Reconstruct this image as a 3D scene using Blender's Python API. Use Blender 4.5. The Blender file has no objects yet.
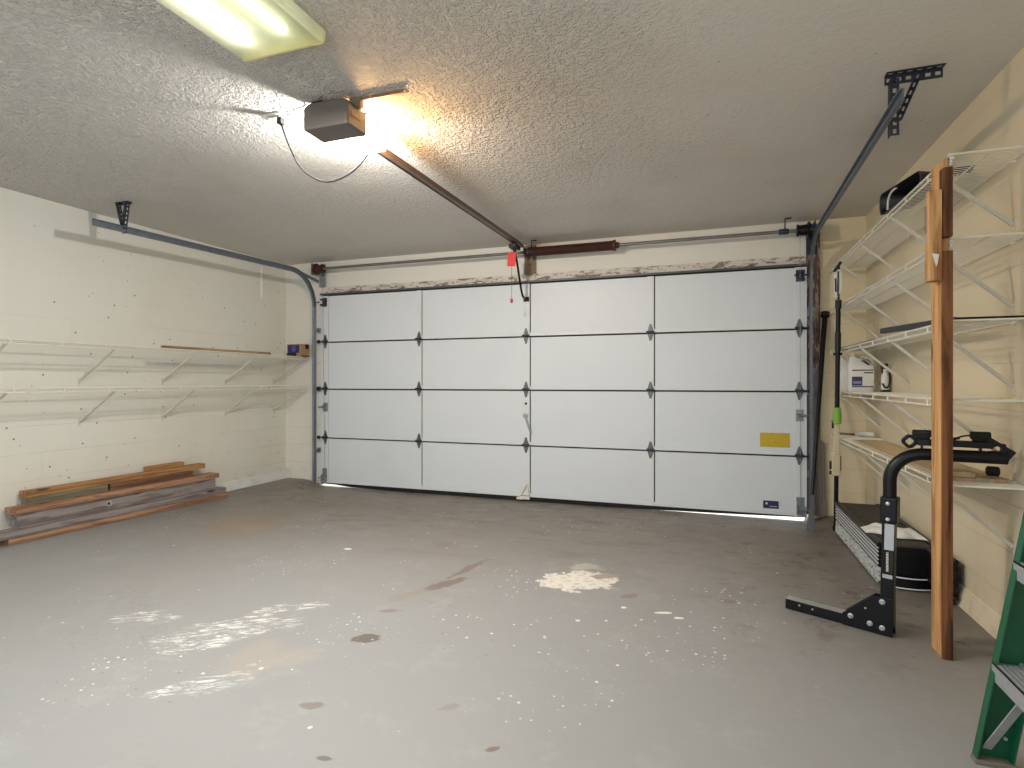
import bpy, bmesh, math, random
from mathutils import Vector, Matrix

random.seed(7)
SC = bpy.context.scene
COL = SC.collection
PI = math.pi

# ------------------------------------------------------------------ camera
YAW = math.radians(19.45)
CAMZ = 1.13
FPX = 566.0
HORIZON = 382.0
cam_d = bpy.data.cameras.new('camera')
cam = bpy.data.objects.new('camera', cam_d)
COL.objects.link(cam)
cam.location = (0, 0, CAMZ)
cam.rotation_euler = (PI / 2, 0, YAW)
cam_d.sensor_width = 36.0
cam_d.lens = FPX / 1024.0 * 36.0
cam_d.shift_y = -2.0 / 1024.0
cam_d.clip_start = 0.05
cam_d.clip_end = 200
SC.camera = cam

# main planes of the room (metres)
XL, XR, YF, YB, ZC = -4.75, 1.21, 5.42, -1.4, 2.51
DL, DR, DY, DH = -4.20, 0.76, 5.36, 2.125      # door opening / inner face of the door

# ------------------------------------------------------------------ node helper
class E:
    """wraps a float socket so that masks can be written as expressions"""
    def __init__(s, nt, sock): s.nt, s.s = nt, sock
    def _m(s, op, *a, clamp=False):
        n = s.nt.nodes.new('ShaderNodeMath'); n.operation = op; n.use_clamp = clamp
        for i, v in enumerate((s,) + a):
            if isinstance(v, E): s.nt.links.new(v.s, n.inputs[i])
            else: n.inputs[i].default_value = v
        return E(s.nt, n.outputs[0])
    def __add__(s, o): return s._m('ADD', o)
    __radd__ = __add__
    def __sub__(s, o): return s._m('SUBTRACT', o)
    def __rsub__(s, o): return (s * -1.0) + o
    def __mul__(s, o): return s._m('MULTIPLY', o)
    __rmul__ = __mul__
    def __truediv__(s, o): return s._m('DIVIDE', o)
    def max(s, o): return s._m('MAXIMUM', o)
    def min(s, o): return s._m('MINIMUM', o)
    def pow(s, o): return s._m('POWER', o)
    def abs(s): return s._m('ABSOLUTE')
    def sqrt(s): return s._m('SQRT')
    def frac(s): return s._m('FRACT')
    def clamp(s): return s._m('ADD', 0.0, clamp=True)
    def step(s, a, b):
        n = s.nt.nodes.new('ShaderNodeMapRange'); n.interpolation_type = 'SMOOTHSTEP'
        n.inputs['From Min'].default_value = min(a, b); n.inputs['From Max'].default_value = max(a, b)
        n.inputs['To Min'].default_value = 0.0 if a < b else 1.0
        n.inputs['To Max'].default_value = 1.0 if a < b else 0.0
        s.nt.links.new(s.s, n.inputs['Value'])
        return E(s.nt, n.outputs['Result'])

def lin(c):
    def f(v):
        v /= 255.0
        return v / 12.92 if v <= 0.04045 else ((v + 0.055) / 1.055) ** 2.4
    return (f(c[0]), f(c[1]), f(c[2]), 1.0)

class Mat:
    def __init__(s, name, color=(128, 128, 128), rough=0.5, metal=0.0, spec=0.5):
        s.m = bpy.data.materials.new(name); s.m.use_nodes = True
        s.nt = s.m.node_tree
        s.b = s.nt.nodes['Principled BSDF']
        s.b.inputs['Base Color'].default_value = lin(color)
        s.b.inputs['Roughness'].default_value = rough
        s.b.inputs['Metallic'].default_value = metal
        s.b.inputs['Specular IOR Level'].default_value = spec
        s.col = None
        s._pos = None
    def pos(s, obj=False):
        if obj:
            t = s.nt.nodes.new('ShaderNodeTexCoord'); return t.outputs['Object']
        if s._pos is None:
            s._pos = s.nt.nodes.new('ShaderNodeNewGeometry').outputs['Position']
        return s._pos
    def xyz(s, v):
        n = s.nt.nodes.new('ShaderNodeSeparateXYZ'); s.nt.links.new(v, n.inputs[0])
        return [E(s.nt, o) for o in n.outputs]
    def vec(s, x, y, z=0.0):
        n = s.nt.nodes.new('ShaderNodeCombineXYZ')
        for i, v in enumerate((x, y, z)):
            if isinstance(v, E): s.nt.links.new(v.s, n.inputs[i])
            else: n.inputs[i].default_value = v
        return n.outputs[0]
    def scaled(s, v, sc, off=(0, 0, 0)):
        n = s.nt.nodes.new('ShaderNodeMapping'); n.inputs['Scale'].default_value = sc; n.inputs['Location'].default_value = off
        s.nt.links.new(v, n.inputs['Vector']); return n.outputs[0]
    def noise(s, v, scale, detail=3.0, rough=0.55, dist=0.0):
        n = s.nt.nodes.new('ShaderNodeTexNoise'); n.inputs['Scale'].default_value = scale
        n.inputs['Detail'].default_value = detail; n.inputs['Roughness'].default_value = rough
        n.inputs['Distortion'].default_value = dist
        s.nt.links.new(v, n.inputs['Vector']); return E(s.nt, n.outputs[0])
    def voronoi(s, v, scale, feature='F1', flat=False):
        n = s.nt.nodes.new('ShaderNodeTexVoronoi'); n.feature = feature; n.voronoi_dimensions = '2D' if flat else '3D'; n.inputs['Scale'].default_value = scale
        s.nt.links.new(v, n.inputs['Vector']); return E(s.nt, n.outputs['Distance']), n.outputs['Color']
    def mix(s, fac, c):
        """lay colour c over the current base colour where fac = 1"""
        n = s.nt.nodes.new('ShaderNodeMix'); n.data_type = 'RGBA'
        if isinstance(fac, E): s.nt.links.new(fac.s, n.inputs[0])
        else: n.inputs[0].default_value = fac
        if s.col is None: n.inputs[6].default_value = s.b.inputs['Base Color'].default_value
        else: s.nt.links.new(s.col, n.inputs[6])
        n.inputs[7].default_value = lin(c)
        s.col = n.outputs[2]
        s.nt.links.new(s.col, s.b.inputs['Base Color'])
        return s
    def rough(s, e):
        s.nt.links.new(e.s, s.b.inputs['Roughness']); return s
    def bump(s, h, strength=0.5, dist=0.01):
        n = s.nt.nodes.new('ShaderNodeBump'); n.inputs['Strength'].default_value = strength
        n.inputs['Distance'].default_value = dist
        s.nt.links.new(h.s, n.inputs['Height'])
        s.nt.links.new(n.outputs[0], s.b.inputs['Normal']); return s

def plain(name, color, rough=0.5, metal=0.0, var=0.25, scale=14.0, dark=None, spec=0.5):
    m = Mat(name, color, rough, metal, spec)
    v = m.pos(True)
    d = dark or tuple(int(c * 0.72) for c in color)
    m.mix(m.noise(v, scale, 4.0).step(0.45, 0.8) * var, d)
    m.bump(m.noise(v, scale * 9, 2.0), 0.08, 0.003)
    return m.m

def wood(name, base, dark, axis, knots=True, scale=1.0, var=1.0):
    """grain running along axis (0 x, 1 y, 2 z)"""
    m = Mat(name, base, 0.72, 0.0, 0.25)
    v = m.pos(True)
    sc = [26.0 * scale] * 3; sc[axis] = 1.6 * scale
    g = m.noise(m.scaled(v, sc), 1.0, 5.0, 0.6, 0.9)
    sc2 = [90.0 * scale] * 3; sc2[axis] = 2.5 * scale
    f = m.noise(m.scaled(v, sc2), 1.0, 2.0)
    m.mix((g.step(0.42, 0.62) * 0.75 + f.step(0.5, 0.7) * 0.3).clamp() * var, dark)
    if knots:
        sk = [9.0] * 3; sk[axis] = 2.4
        d, _ = m.voronoi(m.scaled(v, sk), 1.0)
        m.mix(d.step(0.16, 0.06) * 0.85, tuple(int(c * 0.45) for c in dark))
    m.bump(g + f * 0.5, 0.25, 0.004)
    return m.m

# ------------------------------------------------------------------ mesh helper
class MB:
    def __init__(s): s.bm = bmesh.new()
    def box(s, a, b, rot=None, piv=None):
        lo = [min(a[i], b[i]) for i in range(3)]; hi = [max(a[i], b[i]) for i in range(3)]
        vs = [s.bm.verts.new((x, y, z)) for x in (lo[0], hi[0]) for y in (lo[1], hi[1]) for z in (lo[2], hi[2])]
        for f in ((0, 1, 3, 2), (4, 6, 7, 5), (0, 4, 5, 1), (2, 3, 7, 6), (0, 2, 6, 4), (1, 5, 7, 3)):
            s.bm.faces.new([vs[i] for i in f])
        if rot is not None:
            bmesh.ops.rotate(s.bm, verts=vs, cent=piv or [(lo[i] + hi[i]) / 2 for i in range(3)], matrix=rot)
        return s
    def beam(s, p, q, w, h, up=(0, 0, 1)):
        """box bar from p to q; h along up, w across"""
        p, q = Vector(p), Vector(q); d = (q - p).normalized(); u = Vector(up)
        r = d.cross(u)
        if r.length < 1e-5: r = d.cross(Vector((1, 0, 0)))
        r.normalize(); u = r.cross(d).normalized()
        vs = [s.bm.verts.new(c + r * (w / 2 * a) + u * (h / 2 * b)) for c in (p, q) for a, b in ((-1, -1), (1, -1), (1, 1), (-1, 1))]
        for f in ((3, 2, 1, 0), (4, 5, 6, 7), (0, 1, 5, 4), (1, 2, 6, 5), (2, 3, 7, 6), (3, 0, 4, 7)):
            s.bm.faces.new([vs[i] for i in f])
        return s
    def tube(s, pts, r, seg=8, caps=True, r2=None):
        pts = [Vector(p) for p in pts]; n = len(pts); rings = []; prev = None
        for i, p in enumerate(pts):
            d = ((pts[min(i + 1, n - 1)] - p).normalized() + (p - pts[max(i - 1, 0)]).normalized())
            if d.length < 1e-6: d = pts[min(i + 1, n - 1)] - pts[max(i - 1, 0)]
            d.normalize()
            if prev is None:
                a = d.cross(Vector((0, 0, 1)))
                if a.length < 1e-3: a = d.cross(Vector((1, 0, 0)))
                a.normalize()
            else:
                a = (prev - d * prev.dot(d)).normalized()
            prev = a; b = d.cross(a)
            rr = r if r2 is None else r + (r2 - r) * i / max(1, n - 1)
            rings.append([s.bm.verts.new(p + (a * math.cos(t) + b * math.sin(t)) * rr) for t in [2 * PI * k / seg for k in range(seg)]])
        for i in range(n - 1):
            for k in range(seg):
                s.bm.faces.new((rings[i][k], rings[i][(k + 1) % seg], rings[i + 1][(k + 1) % seg], rings[i + 1][k]))
        if caps and seg > 2:
            s.bm.faces.new(rings[0][::-1]); s.bm.faces.new(rings[-1])
        return s
    def prism(s, poly, vec):
        """polygon (3D points) extruded by vec"""
        vec = Vector(vec); a = [s.bm.verts.new(p) for p in poly]; b = [s.bm.verts.new(Vector(p) + vec) for p in poly]
        s.bm.faces.new(a[::-1]); s.bm.faces.new(b)
        for i in range(len(a)):
            j = (i + 1) % len(a); s.bm.faces.new((a[i], a[j], b[j], b[i]))
        return s
    def sweep(s, path, prof, side):
        """closed profile (a along side, b along the path's inner normal) swept along path"""
        path = [Vector(p) for p in path]; side = Vector(side).normalized(); rings = []; n = len(path)
        for i, p in enumerate(path):
            d = (path[min(i + 1, n - 1)] - path[max(i - 1, 0)]).normalized(); nn = side.cross(d).normalized()
            rings.append([s.bm.verts.new(p + side * a + nn * b) for a, b in prof])
        m = len(prof)
        for i in range(n - 1):
            for k in range(m):
                s.bm.faces.new((rings[i][k], rings[i][(k + 1) % m], rings[i + 1][(k + 1) % m], rings[i + 1][k]))
        s.bm.faces.new(rings[0][::-1]); s.bm.faces.new(rings[-1])
        return s
    def lathe(s, c, prof, axis=(0, 0, 1), seg=20):
        """prof: (radius, height along axis)"""
        ax = Vector(axis).normalized(); a = ax.orthogonal().normalized(); b = ax.cross(a); c = Vector(c); rings = []
        for r, h in prof:
            rings.append([s.bm.verts.new(c + ax * h + (a * math.cos(2 * PI * k / seg) + b * math.sin(2 * PI * k / seg)) * max(r, 1e-4)) for k in range(seg)])
        for i in range(len(rings) - 1):
            for k in range(seg):
                s.bm.faces.new((rings[i][k], rings[i][(k + 1) % seg], rings[i + 1][(k + 1) % seg], rings[i + 1][k]))
        s.bm.faces.new(rings[0][::-1]); s.bm.faces.new(rings[-1])
        return s
    def build(s, name, mat, parent=None, bevel=0.0, smooth=False, seg=2):
        bmesh.ops.recalc_face_normals(s.bm, faces=s.bm.faces)
        org = Vector((0, 0, 0))
        if parent is not None:
            r = parent
            while r.parent is not None: r = r.parent
            org = r.location.copy()
            for v in s.bm.verts: v.co -= org
        me = bpy.data.meshes.new(name)
        if smooth:
            for f in s.bm.faces: f.smooth = True
        s.bm.to_mesh(me); s.bm.free()
        if smooth: me.set_sharp_from_angle(angle=math.radians(38))
        o = bpy.data.objects.new(name, me)
        COL.objects.link(o)
        if parent is not None: o.parent = parent
        me.materials.append(mat)
        if bevel:
            md = o.modifiers.new('bevel', 'BEVEL'); md.width = bevel; md.segments = seg; md.limit_method = 'ANGLE'
        return o

def rrect(w, h, r, n=4):
    """rounded rectangle outline centred on 0"""
    out = []
    for cx, cy, a0 in ((w / 2 - r, h / 2 - r, 0), (-w / 2 + r, h / 2 - r, 90), (-w / 2 + r, -h / 2 + r, 180), (w / 2 - r, -h / 2 + r, 270)):
        for k in range(n + 1):
            a = math.radians(a0 + 90 * k / n); out.append((cx + r * math.cos(a), cy + r * math.sin(a)))
    return out

def tag(o, label=None, cat=None, group=None, kind=None):
    if label: o['label'] = label
    if cat: o['category'] = cat
    if group: o['group'] = group
    if kind: o['kind'] = kind
    return o

def thing(name, label, cat, loc, group=None):
    o = bpy.data.objects.new(name, None); COL.objects.link(o)
    o.location = loc; o.empty_display_size = 0.1
    return tag(o, label, cat, group)

def recenter(o, loc):
    """give a one-mesh thing its origin at its base"""
    v = Vector(loc)
    o.data.transform(Matrix.Translation(-v)); o.location = v
    return o

# ------------------------------------------------------------------ materials
STEEL = plain('galvanised steel', (158, 164, 170), 0.42, 0.7, 0.5, 25, (110, 116, 124))
TRACKM = plain('track steel', (122, 130, 142), 0.45, 0.55, 0.5, 18, (84, 90, 102))
DARKST = plain('dark steel', (62, 66, 78), 0.5, 0.5, 0.5, 25, (36, 38, 46))
BLACK = plain('black powder coat', (14, 15, 19), 0.38, 0.0, 0.4, 12, (9, 9, 11), 0.3)
BLACKPL = plain('black plastic', (15, 15, 17), 0.5, 0.0, 0.5, 12, (30, 30, 32))
RUBBER = plain('black rubber', (18, 18, 18), 0.8, 0.0, 0.4, 20, (35, 33, 30))
WIREW = plain('white wire coating', (232, 228, 214), 0.45, 0.0, 0.25, 8, (206, 198, 176))
BRACEW = plain('white shelf brace', (214, 210, 198), 0.5, 0.0, 0.3, 12, (186, 178, 160))
DOORW = plain('white door paint', (221, 226, 231), 0.45, 0.0, 0.18, 1.6, (203, 206, 208))
DOORR = plain('white door rail paint', (224, 227, 229), 0.42, 0.0, 0.25, 4, (204, 204, 202))
DOORK = plain('dark seam', (48, 46, 44), 0.8, 0.0, 0.4, 14, (30, 28, 27))
HINGE = plain('grey hinge steel', (112, 114, 114), 0.42, 0.6, 0.6, 30, (66, 66, 66))
WHITEP = plain('white plastic', (226, 224, 216), 0.4, 0.0, 0.2, 10, (200, 196, 186))
GREENPL = plain('green plastic', (126, 176, 62), 0.45, 0.0, 0.3, 14, (96, 140, 50))
BEIGEPL = plain('beige plastic', (205, 192, 160), 0.5, 0.0, 0.3, 14, (176, 160, 128))
REDTAG = plain('red card', (226, 62, 66), 0.6, 0.0, 0.2, 20, (206, 52, 56))
CARD = plain('brown cardboard', (170, 138, 100), 0.8, 0.0, 0.35, 14, (136, 106, 72))
PURPLE = plain('purple print', (84, 74, 160), 0.6, 0.0, 0.4, 40, (52, 46, 110))
NAVY = plain('navy print', (40, 42, 96), 0.5, 0.0, 0.5, 40, (22, 24, 60))
CLOTH = plain('white cloth', (224, 221, 214), 0.9, 0.0, 0.2, 18, (200, 196, 188))
LADG = plain('green fibreglass', (10, 84, 54), 0.42, 0.0, 0.3, 12, (8, 66, 42))
ALU = plain('aluminium', (186, 188, 190), 0.4, 0.6, 0.4, 22, (146, 148, 150))
SPRING = plain('dark red spring paint', (76, 44, 39), 0.5, 0.2, 0.6, 16, (48, 31, 29))
OPENB = plain('grey brown enamel', (112, 104, 98), 0.4, 0.2, 0.2, 6, (96, 90, 86))
PAPER = plain('paper label', (226, 222, 210), 0.7, 0.0, 0.2, 30, (200, 194, 180))

def yellow_sticker():
    m = Mat('yellow sticker', (206, 176, 40), 0.5)
    v = m.pos(True); x, y, z = m.xyz(v)
    rows = (z * 95.0).frac().step(0.5, 0.75) * m.noise(m.scaled(v, (60, 60, 160)), 1.0, 2.0).step(0.45, 0.6)
    m.mix(rows * 0.45, (128, 102, 18))
    return m.m
YELLOW = yellow_sticker()

def mottled():
    m = Mat('silver speckled skirt', (214, 218, 218), 0.4, 0.2)
    v = m.pos(True)
    n = m.noise(m.scaled(v, (40, 22, 60)), 1.0, 4.0, 0.7)
    m.mix(n.step(0.5, 0.62), (66, 76, 76)); m.mix(m.noise(v, 30, 3).step(0.6, 0.68), (226, 232, 230))
    m.bump(n, 0.4, 0.01)
    return m.m
SKIRT = mottled()

def belt():
    m = Mat('dark grey mat', (66, 60, 54), 0.75)
    v = m.pos(True)
    m.mix(m.noise(v, 9, 4).step(0.4, 0.7) * 0.7, (46, 43, 40)); m.mix(m.noise(v, 60, 3).step(0.6, 0.75) * 0.4, (92, 82, 72))
    m.bump(m.noise(v, 200, 2), 0.2, 0.002)
    return m.m
BELT = belt()

def block_paint(name, color, ax, holes=True, stain=0.25):
    """painted concrete block; ax = index of the horizontal axis of the wall"""
    m = Mat(name, color, 0.62, 0.0, 0.3)
    p = m.pos(); c = m.xyz(p); h, z = c[ax], c[2]
    wob = m.noise(p, 3.0, 2.0) * 0.012
    zz = (z + wob) / 0.203
    jz = ((zz.frac() - 0.5).abs()).step(0.487, 0.497)
    rowp = zz._m('FLOOR')._m('MODULO', 2.0) * 0.5
    jx = (((h + wob) / 0.406 + rowp).frac() - 0.5).abs().step(0.494, 0.4985) * 0.45
    vis = m.noise(p, 1.3, 3.0).step(0.36, 0.62)
    lower = z.step(1.85, 1.45) * 0.75 + 0.25
    joint = jz.max(jx) * (vis * 0.8 + 0.2) * lower
    m.mix(m.noise(p, 0.9, 4.0).step(0.45, 0.75) * stain, (214, 204, 176))
    m.mix(joint * 0.42, (150, 142, 122))
    base = z.step(0.22, 0.02)
    m.mix((m.noise(p, 7.0, 4.0).step(0.5, 0.75) * base) * 0.6, (176, 166, 148))
    if holes:
        hv = m.vec(h, z)
        d, colr = m.voronoi(hv, 3.4, flat=True)
        pick = m.noise(p, 1.1, 1.0).step(0.46, 0.5)
        m.mix(d.step(0.030, 0.016) * pick * 0.85, (84, 76, 64))
        d2, _ = m.voronoi(m.scaled(hv, (1, 1, 1), (3.3, 1.7, .4)), 5.1, flat=True)
        m.mix(d2.step(0.03, 0.015) * m.noise(p, 1.7, 1.0).step(0.52, 0.55) * 0.7, (110, 100, 84))
    m.bump(joint * -1.2 + m.noise(p, 38, 4.0) * 0.35, 0.35, 0.006)
    return m.m
WALL_SIDE = block_paint('cream painted block, side', (230, 228, 218), 1)
WALL_RIGHT = block_paint('cream painted block, right', (226, 213, 184), 1, False, 0.4)  # beige tint puts the warm bulb light into the wall colour
WALL_FRONT = block_paint('cream painted block, front', (230, 226, 216), 0, False)

def peeling(name, paint, bare, amount):
    m = Mat(name, paint, 0.7, 0.0, 0.2)
    v = m.pos()
    n = m.noise(m.scaled(v, (7, 7, 22)), 1.0, 6.0, 0.7, 0.6)
    m.mix(n.step(0.62 - amount, 0.66 - amount), bare)
    m.mix(m.noise(m.scaled(v, (14, 14, 40)), 1.0, 5.0, 0.7).step(0.56, 0.62) * 0.7, tuple(int(c * 0.6) for c in bare))
    m.bump(n.step(0.6 - amount, 0.68 - amount) * -1.0, 0.6, 0.01)
    return m.m
PEEL_H = peeling('peeling header paint', (222, 214, 204), (150, 132, 116), 0.08)
def jamb_peel():
    m = Mat('peeling jamb paint', (120, 116, 118), 0.7, 0.0, 0.2)
    v = m.pos(); z = m.xyz(v)[2]
    n = m.noise(m.scaled(v, (30, 30, 6)), 1.0, 6.0, 0.7, 0.6)
    up = z.step(1.1, 1.35)
    m.mix((up * 0.9) , (104, 78, 70))
    m.mix(n.step(0.52, 0.58) * up, (176, 154, 142)); m.mix(n.step(0.42, 0.36) * up, (58, 42, 40))
    m.mix(n.step(0.55, 0.65) * 0.4, (140, 128, 118))
    m.bump(n, 0.5, 0.01)
    return m.m
JAMB = jamb_peel()

def ceiling_mat():
    m = Mat('popcorn ceiling', (216, 211, 204), 0.9, 0.0, 0.1)
    p = m.pos(); x, y, z = m.xyz(p)
    n1 = m.noise(p, 56, 3.0, 0.6); n2 = m.noise(p, 24, 3.0, 0.55)
    d, _ = m.voronoi(p, 70)
    big = m.noise(p, 0.8, 2.0)
    fade = ((x + big * 1.2).step(0.75, -0.35) * 0.9 + 0.1) * ((y + big * 1.0).step(5.2, 3.6) * 0.75 + 0.25)
    h = (n1.step(0.42, 0.66) * 0.7 + n2.step(0.4, 0.7) * 0.5 + d.step(0.55, 0.1) * 0.25) * fade
    spk, _ = m.voronoi(p, 9)
    h = h + spk.step(0.09, 0.03) * 0.5
    m.mix(m.noise(p, 1.2, 3.0).step(0.45, 0.75) * 0.3, (192, 184, 172))
    m.bump(h, 1.0, 0.011)
    return m.m
CEIL = ceiling_mat()

def floor_mat():
    m = Mat('grey painted concrete', (148, 148, 147), 0.5, 0.0, 0.45)
    p = m.pos(); x, y, z = m.xyz(p)
    w1 = (m.noise(p, 3.2, 5.0, 0.65) - 0.5); w2 = (m.noise(m.scaled(p, (1, 1, 1), (5.2, 8.1, 2.2)), 3.2, 5.0, 0.65) - 0.5)
    def ell(cx, cy, a, b, ang=0.0, warp=0.5):
        c, s = math.cos(ang), math.sin(ang)
        dx = (x - cx) + w1 * warp; dy = (y - cy) + w2 * warp
        u = (dx * c + dy * s) / a; v = (dy * c - dx * s) / b
        return (u * u + v * v).sqrt()
    # broad tone: browner towards the door and the right side
    big = m.noise(p, 0.75, 4.0, 0.6)
    m.mix(big.step(0.42, 0.68) * 0.35, (150, 147, 143))
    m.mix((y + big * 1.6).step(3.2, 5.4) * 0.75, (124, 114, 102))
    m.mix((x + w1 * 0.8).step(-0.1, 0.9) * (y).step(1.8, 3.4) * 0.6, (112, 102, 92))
    grime = m.noise(m.scaled(p, (1.0, 2.6, 1)), 2.6, 6.0, 0.7)
    m.mix(grime.step(0.48, 0.68) * (y + w1).step(2.8, 4.4) * 0.6, (104, 92, 78))
    m.mix(m.noise(p, 5.0, 6.0, 0.75).step(0.54, 0.62) * ((x + w1).step(-0.4, 0.6) * y.step(2.2, 3.4)).max(y.step(4.0, 5.0)) * 0.7, (88, 76, 64))
    m.mix(m.noise(p, 4.0, 6.0, 0.75).step(0.52, 0.66) * 0.12, (186, 186, 184))
    # rust and tan rings by the boards
    m.mix(ell(-3.50, 3.52, 0.36, 0.42, 0.8).step(1.0, 0.55) * 0.40, (156, 126, 92))
    m.mix(ell(-3.2, 4.5, 0.5, 0.2, 0.1).step(1.0, 0.5) * 0.35, (134, 112, 86))
    # white bare patch with ragged rim
    fine = m.noise(p, 11.0, 5.0, 0.7)
    wp = ell(-0.70, 3.17, 0.25, 0.165, 0.42, 0.30) + (fine - 0.5) * 1.6
    m.mix(wp.step(1.0, 0.9) * (m.noise(p, 26.0, 4.0, 0.7).step(0.36, 0.52) * 0.55 + 0.45) * 0.95, (232, 225, 214))
    m.mix((ell(-0.60, 3.29, 0.10, 0.05, 0.4, 0.2) + (fine - 0.5) * 2.0).step(1.0, 0.7) * 0.85, (150, 134, 118))
    m.mix(ell(-0.73, 3.40, 0.12, 0.06, 0.3, 0.3).step(1.0, 0.6) * 0.4, (210, 204, 194))
    # brown streaky stain
    brn = (118, 104, 94)
    m.mix((ell(-1.41, 2.86, 0.15, 0.050, 1.05, 0.16) + (fine - 0.5) * 2.0).step(1.0, 0.75) * 0.85, brn)
    m.mix((ell(-1.40, 3.13, 0.25, 0.034, 1.35, 0.12) + (fine - 0.5) * 2.0).step(1.0, 0.7) * 0.8, brn)
    m.mix((ell(-1.52, 2.66, 0.16, 0.055, 1.1, 0.2) + (fine - 0.5) * 2.0).step(1.0, 0.5) * 0.5, (146, 136, 118))
    m.mix(ell(-1.50, 2.44, 0.06, 0.02, 0.3, 0.1).step(1.0, 0.6) * 0.6, brn)
    # dark round spot and small ones
    m.mix((ell(-1.44, 2.14, 0.066, 0.046, 0.35, 0.06) + (fine - 0.5) * 1.8).step(1.0, 0.8) * 0.95, (108, 98, 90))
    m.mix((ell(-0.408, 3.03, 0.055, 0.028, 0.6, 0.08) + (fine - 0.5) * 2.0).step(1.0, 0.7) * 0.75, (132, 116, 106))
    m.mix((ell(-1.316, 1.635, 0.05, 0.028, 0.3, 0.08) + (fine - 0.5) * 2.0).step(1.0, 0.6) * 0.75, (122, 110, 100))
    m.mix((ell(-0.86, 1.78, 0.05, 0.02, 0.6, 0.08) + (fine - 0.5) * 2.0).step(1.0, 0.6) * 0.5, (132, 122, 112))
    m.mix((ell(-0.64, 1.62, 0.03, 0.014, 0.8, 0.06) + (fine - 0.5) * 2.0).step(1.0, 0.6) * 0.8, (112, 90, 82))
    m.mix((ell(-1.10, 1.42, 0.03, 0.012, 0.2, 0.04)).step(1.0, 0.6) * 0.8, (96, 92, 78))
    # white dropped chips
    for cx_, cy_, a_, b_ in ((-0.235, 2.855, 0.050, 0.016), (-0.15, 2.82, 0.022, 0.010), (-2.32, 3.24, 0.03, 0.022), (-0.42, 2.86, 0.016, 0.014), (-0.60, 2.63, 0.014, 0.014)):
        m.mix((ell(cx_, cy_, a_, b_, 0.3, 0.03) + (fine - 0.5) * 2.0).step(1.0, 0.85), (236, 232, 224))
    # white scuffs at the left: fine broken streaks swept one way
    ca, sa = math.cos(0.55), math.sin(0.55)
    ru, rv = x * ca + y * sa, y * ca - x * sa
    sc = m.noise(m.vec(ru * 9.0, rv * 46.0, 0.0), 1.0, 8.0, 0.85, 0.5)
    sc2 = m.noise(p, 5.0, 3.0)
    zone = ell(-2.08, 1.98, 0.42, 0.17, 0.75, 0.5).step(1.05, 0.2).max(ell(-2.55, 1.98, 0.26, 0.10, 0.6, 0.4).step(1.0, 0.3) * 0.75)
    zone = zone.max(ell(-1.98, 2.30, 0.24, 0.08, 0.7, 0.3).step(1.0, 0.3)).max(ell(-1.80, 1.62, 0.34, 0.12, 0.9, 0.4).step(1.0, 0.3) * 0.55)
    m.mix(sc.step(0.515, 0.56) * (zone * 1.3 + sc2 * 1.4 - 0.95).clamp().step(0.02, 0.5) * 0.85, (236, 235, 228))
    m.mix(ell(-1.72, 1.86, 0.28, 0.16, 0.5, 0.4).step(1.0, 0.4) * 0.3, (176, 160, 142))
    # sparse paint flecks of every size
    clus = ell(-0.30, 2.75, 0.75, 0.40, 0.5, 0.5).step(1.1, 0.5).max(ell(-1.95, 1.75, 0.9, 0.5, 0.6, 0.6).step(1.1, 0.5)).max(ell(-0.9, 2.35, 0.5, 0.3, 0.4, 0.6).step(1.1, 0.5) * 0.8)
    for scale, off, thr, cov in ((6.0, 0.0, 0.055, 0.57), (13.0, 2.7, 0.10, 0.56), (26.0, 5.1, 0.17, 0.57)):
        d, colr = m.voronoi(m.scaled(p, (1, 1, 1), (off, off, 0)), scale, flat=True)
        cr_, cg_, cb_ = m.xyz(colr)
        keep = (m.noise(m.scaled(p, (1, 1, 1), (off * 2, 4, 0)), 1.5, 3.0) + clus * 0.10).step(cov, cov + 0.06) * cg_.step(0.35, 0.45)
        m.mix((d + (fine - 0.5) * (thr * 1.6) - cr_ * cr_ * thr).step(thr * 0.12, -thr * 0.12) * keep * 0.85, (228, 225, 218))
    d, _ = m.voronoi(m.scaled(p, (1, 1, 1), (9.1, 3.4, 0)), 6.0, flat=True)
    m.mix(d.step(0.035, 0.02) * m.noise(p, 1.1, 2.0).step(0.58, 0.62) * 0.6, (104, 96, 88))
    # fine cracks / scratches
    cr = (m.noise(m.scaled(p, (1, 1.6, 1)), 1.7, 4.0, 0.6) - 0.5).abs().step(0.006, 0.0)
    m.mix(cr * m.noise(p, 0.9, 1.0).step(0.56, 0.66) * 0.3, (122, 112, 102))
    m.rough(m.noise(p, 2.4, 4.0) * 0.25 + 0.38)
    m.bump(m.noise(p, 22, 5.0, 0.65) + wp.step(1.0, 0.86) * -0.8, 0.12, 0.006)
    return m.m
FLOOR = floor_mat()
def concrete():
    m = Mat('driveway concrete', (196, 192, 184), 0.8)
    p = m.pos(); m.mix(m.noise(p, 2.0, 5.0).step(0.4, 0.7) * 0.4, (164, 158, 148)); m.bump(m.noise(p, 40, 4), 0.2, 0.004)
    return m.m
DRIVE = concrete()

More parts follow.
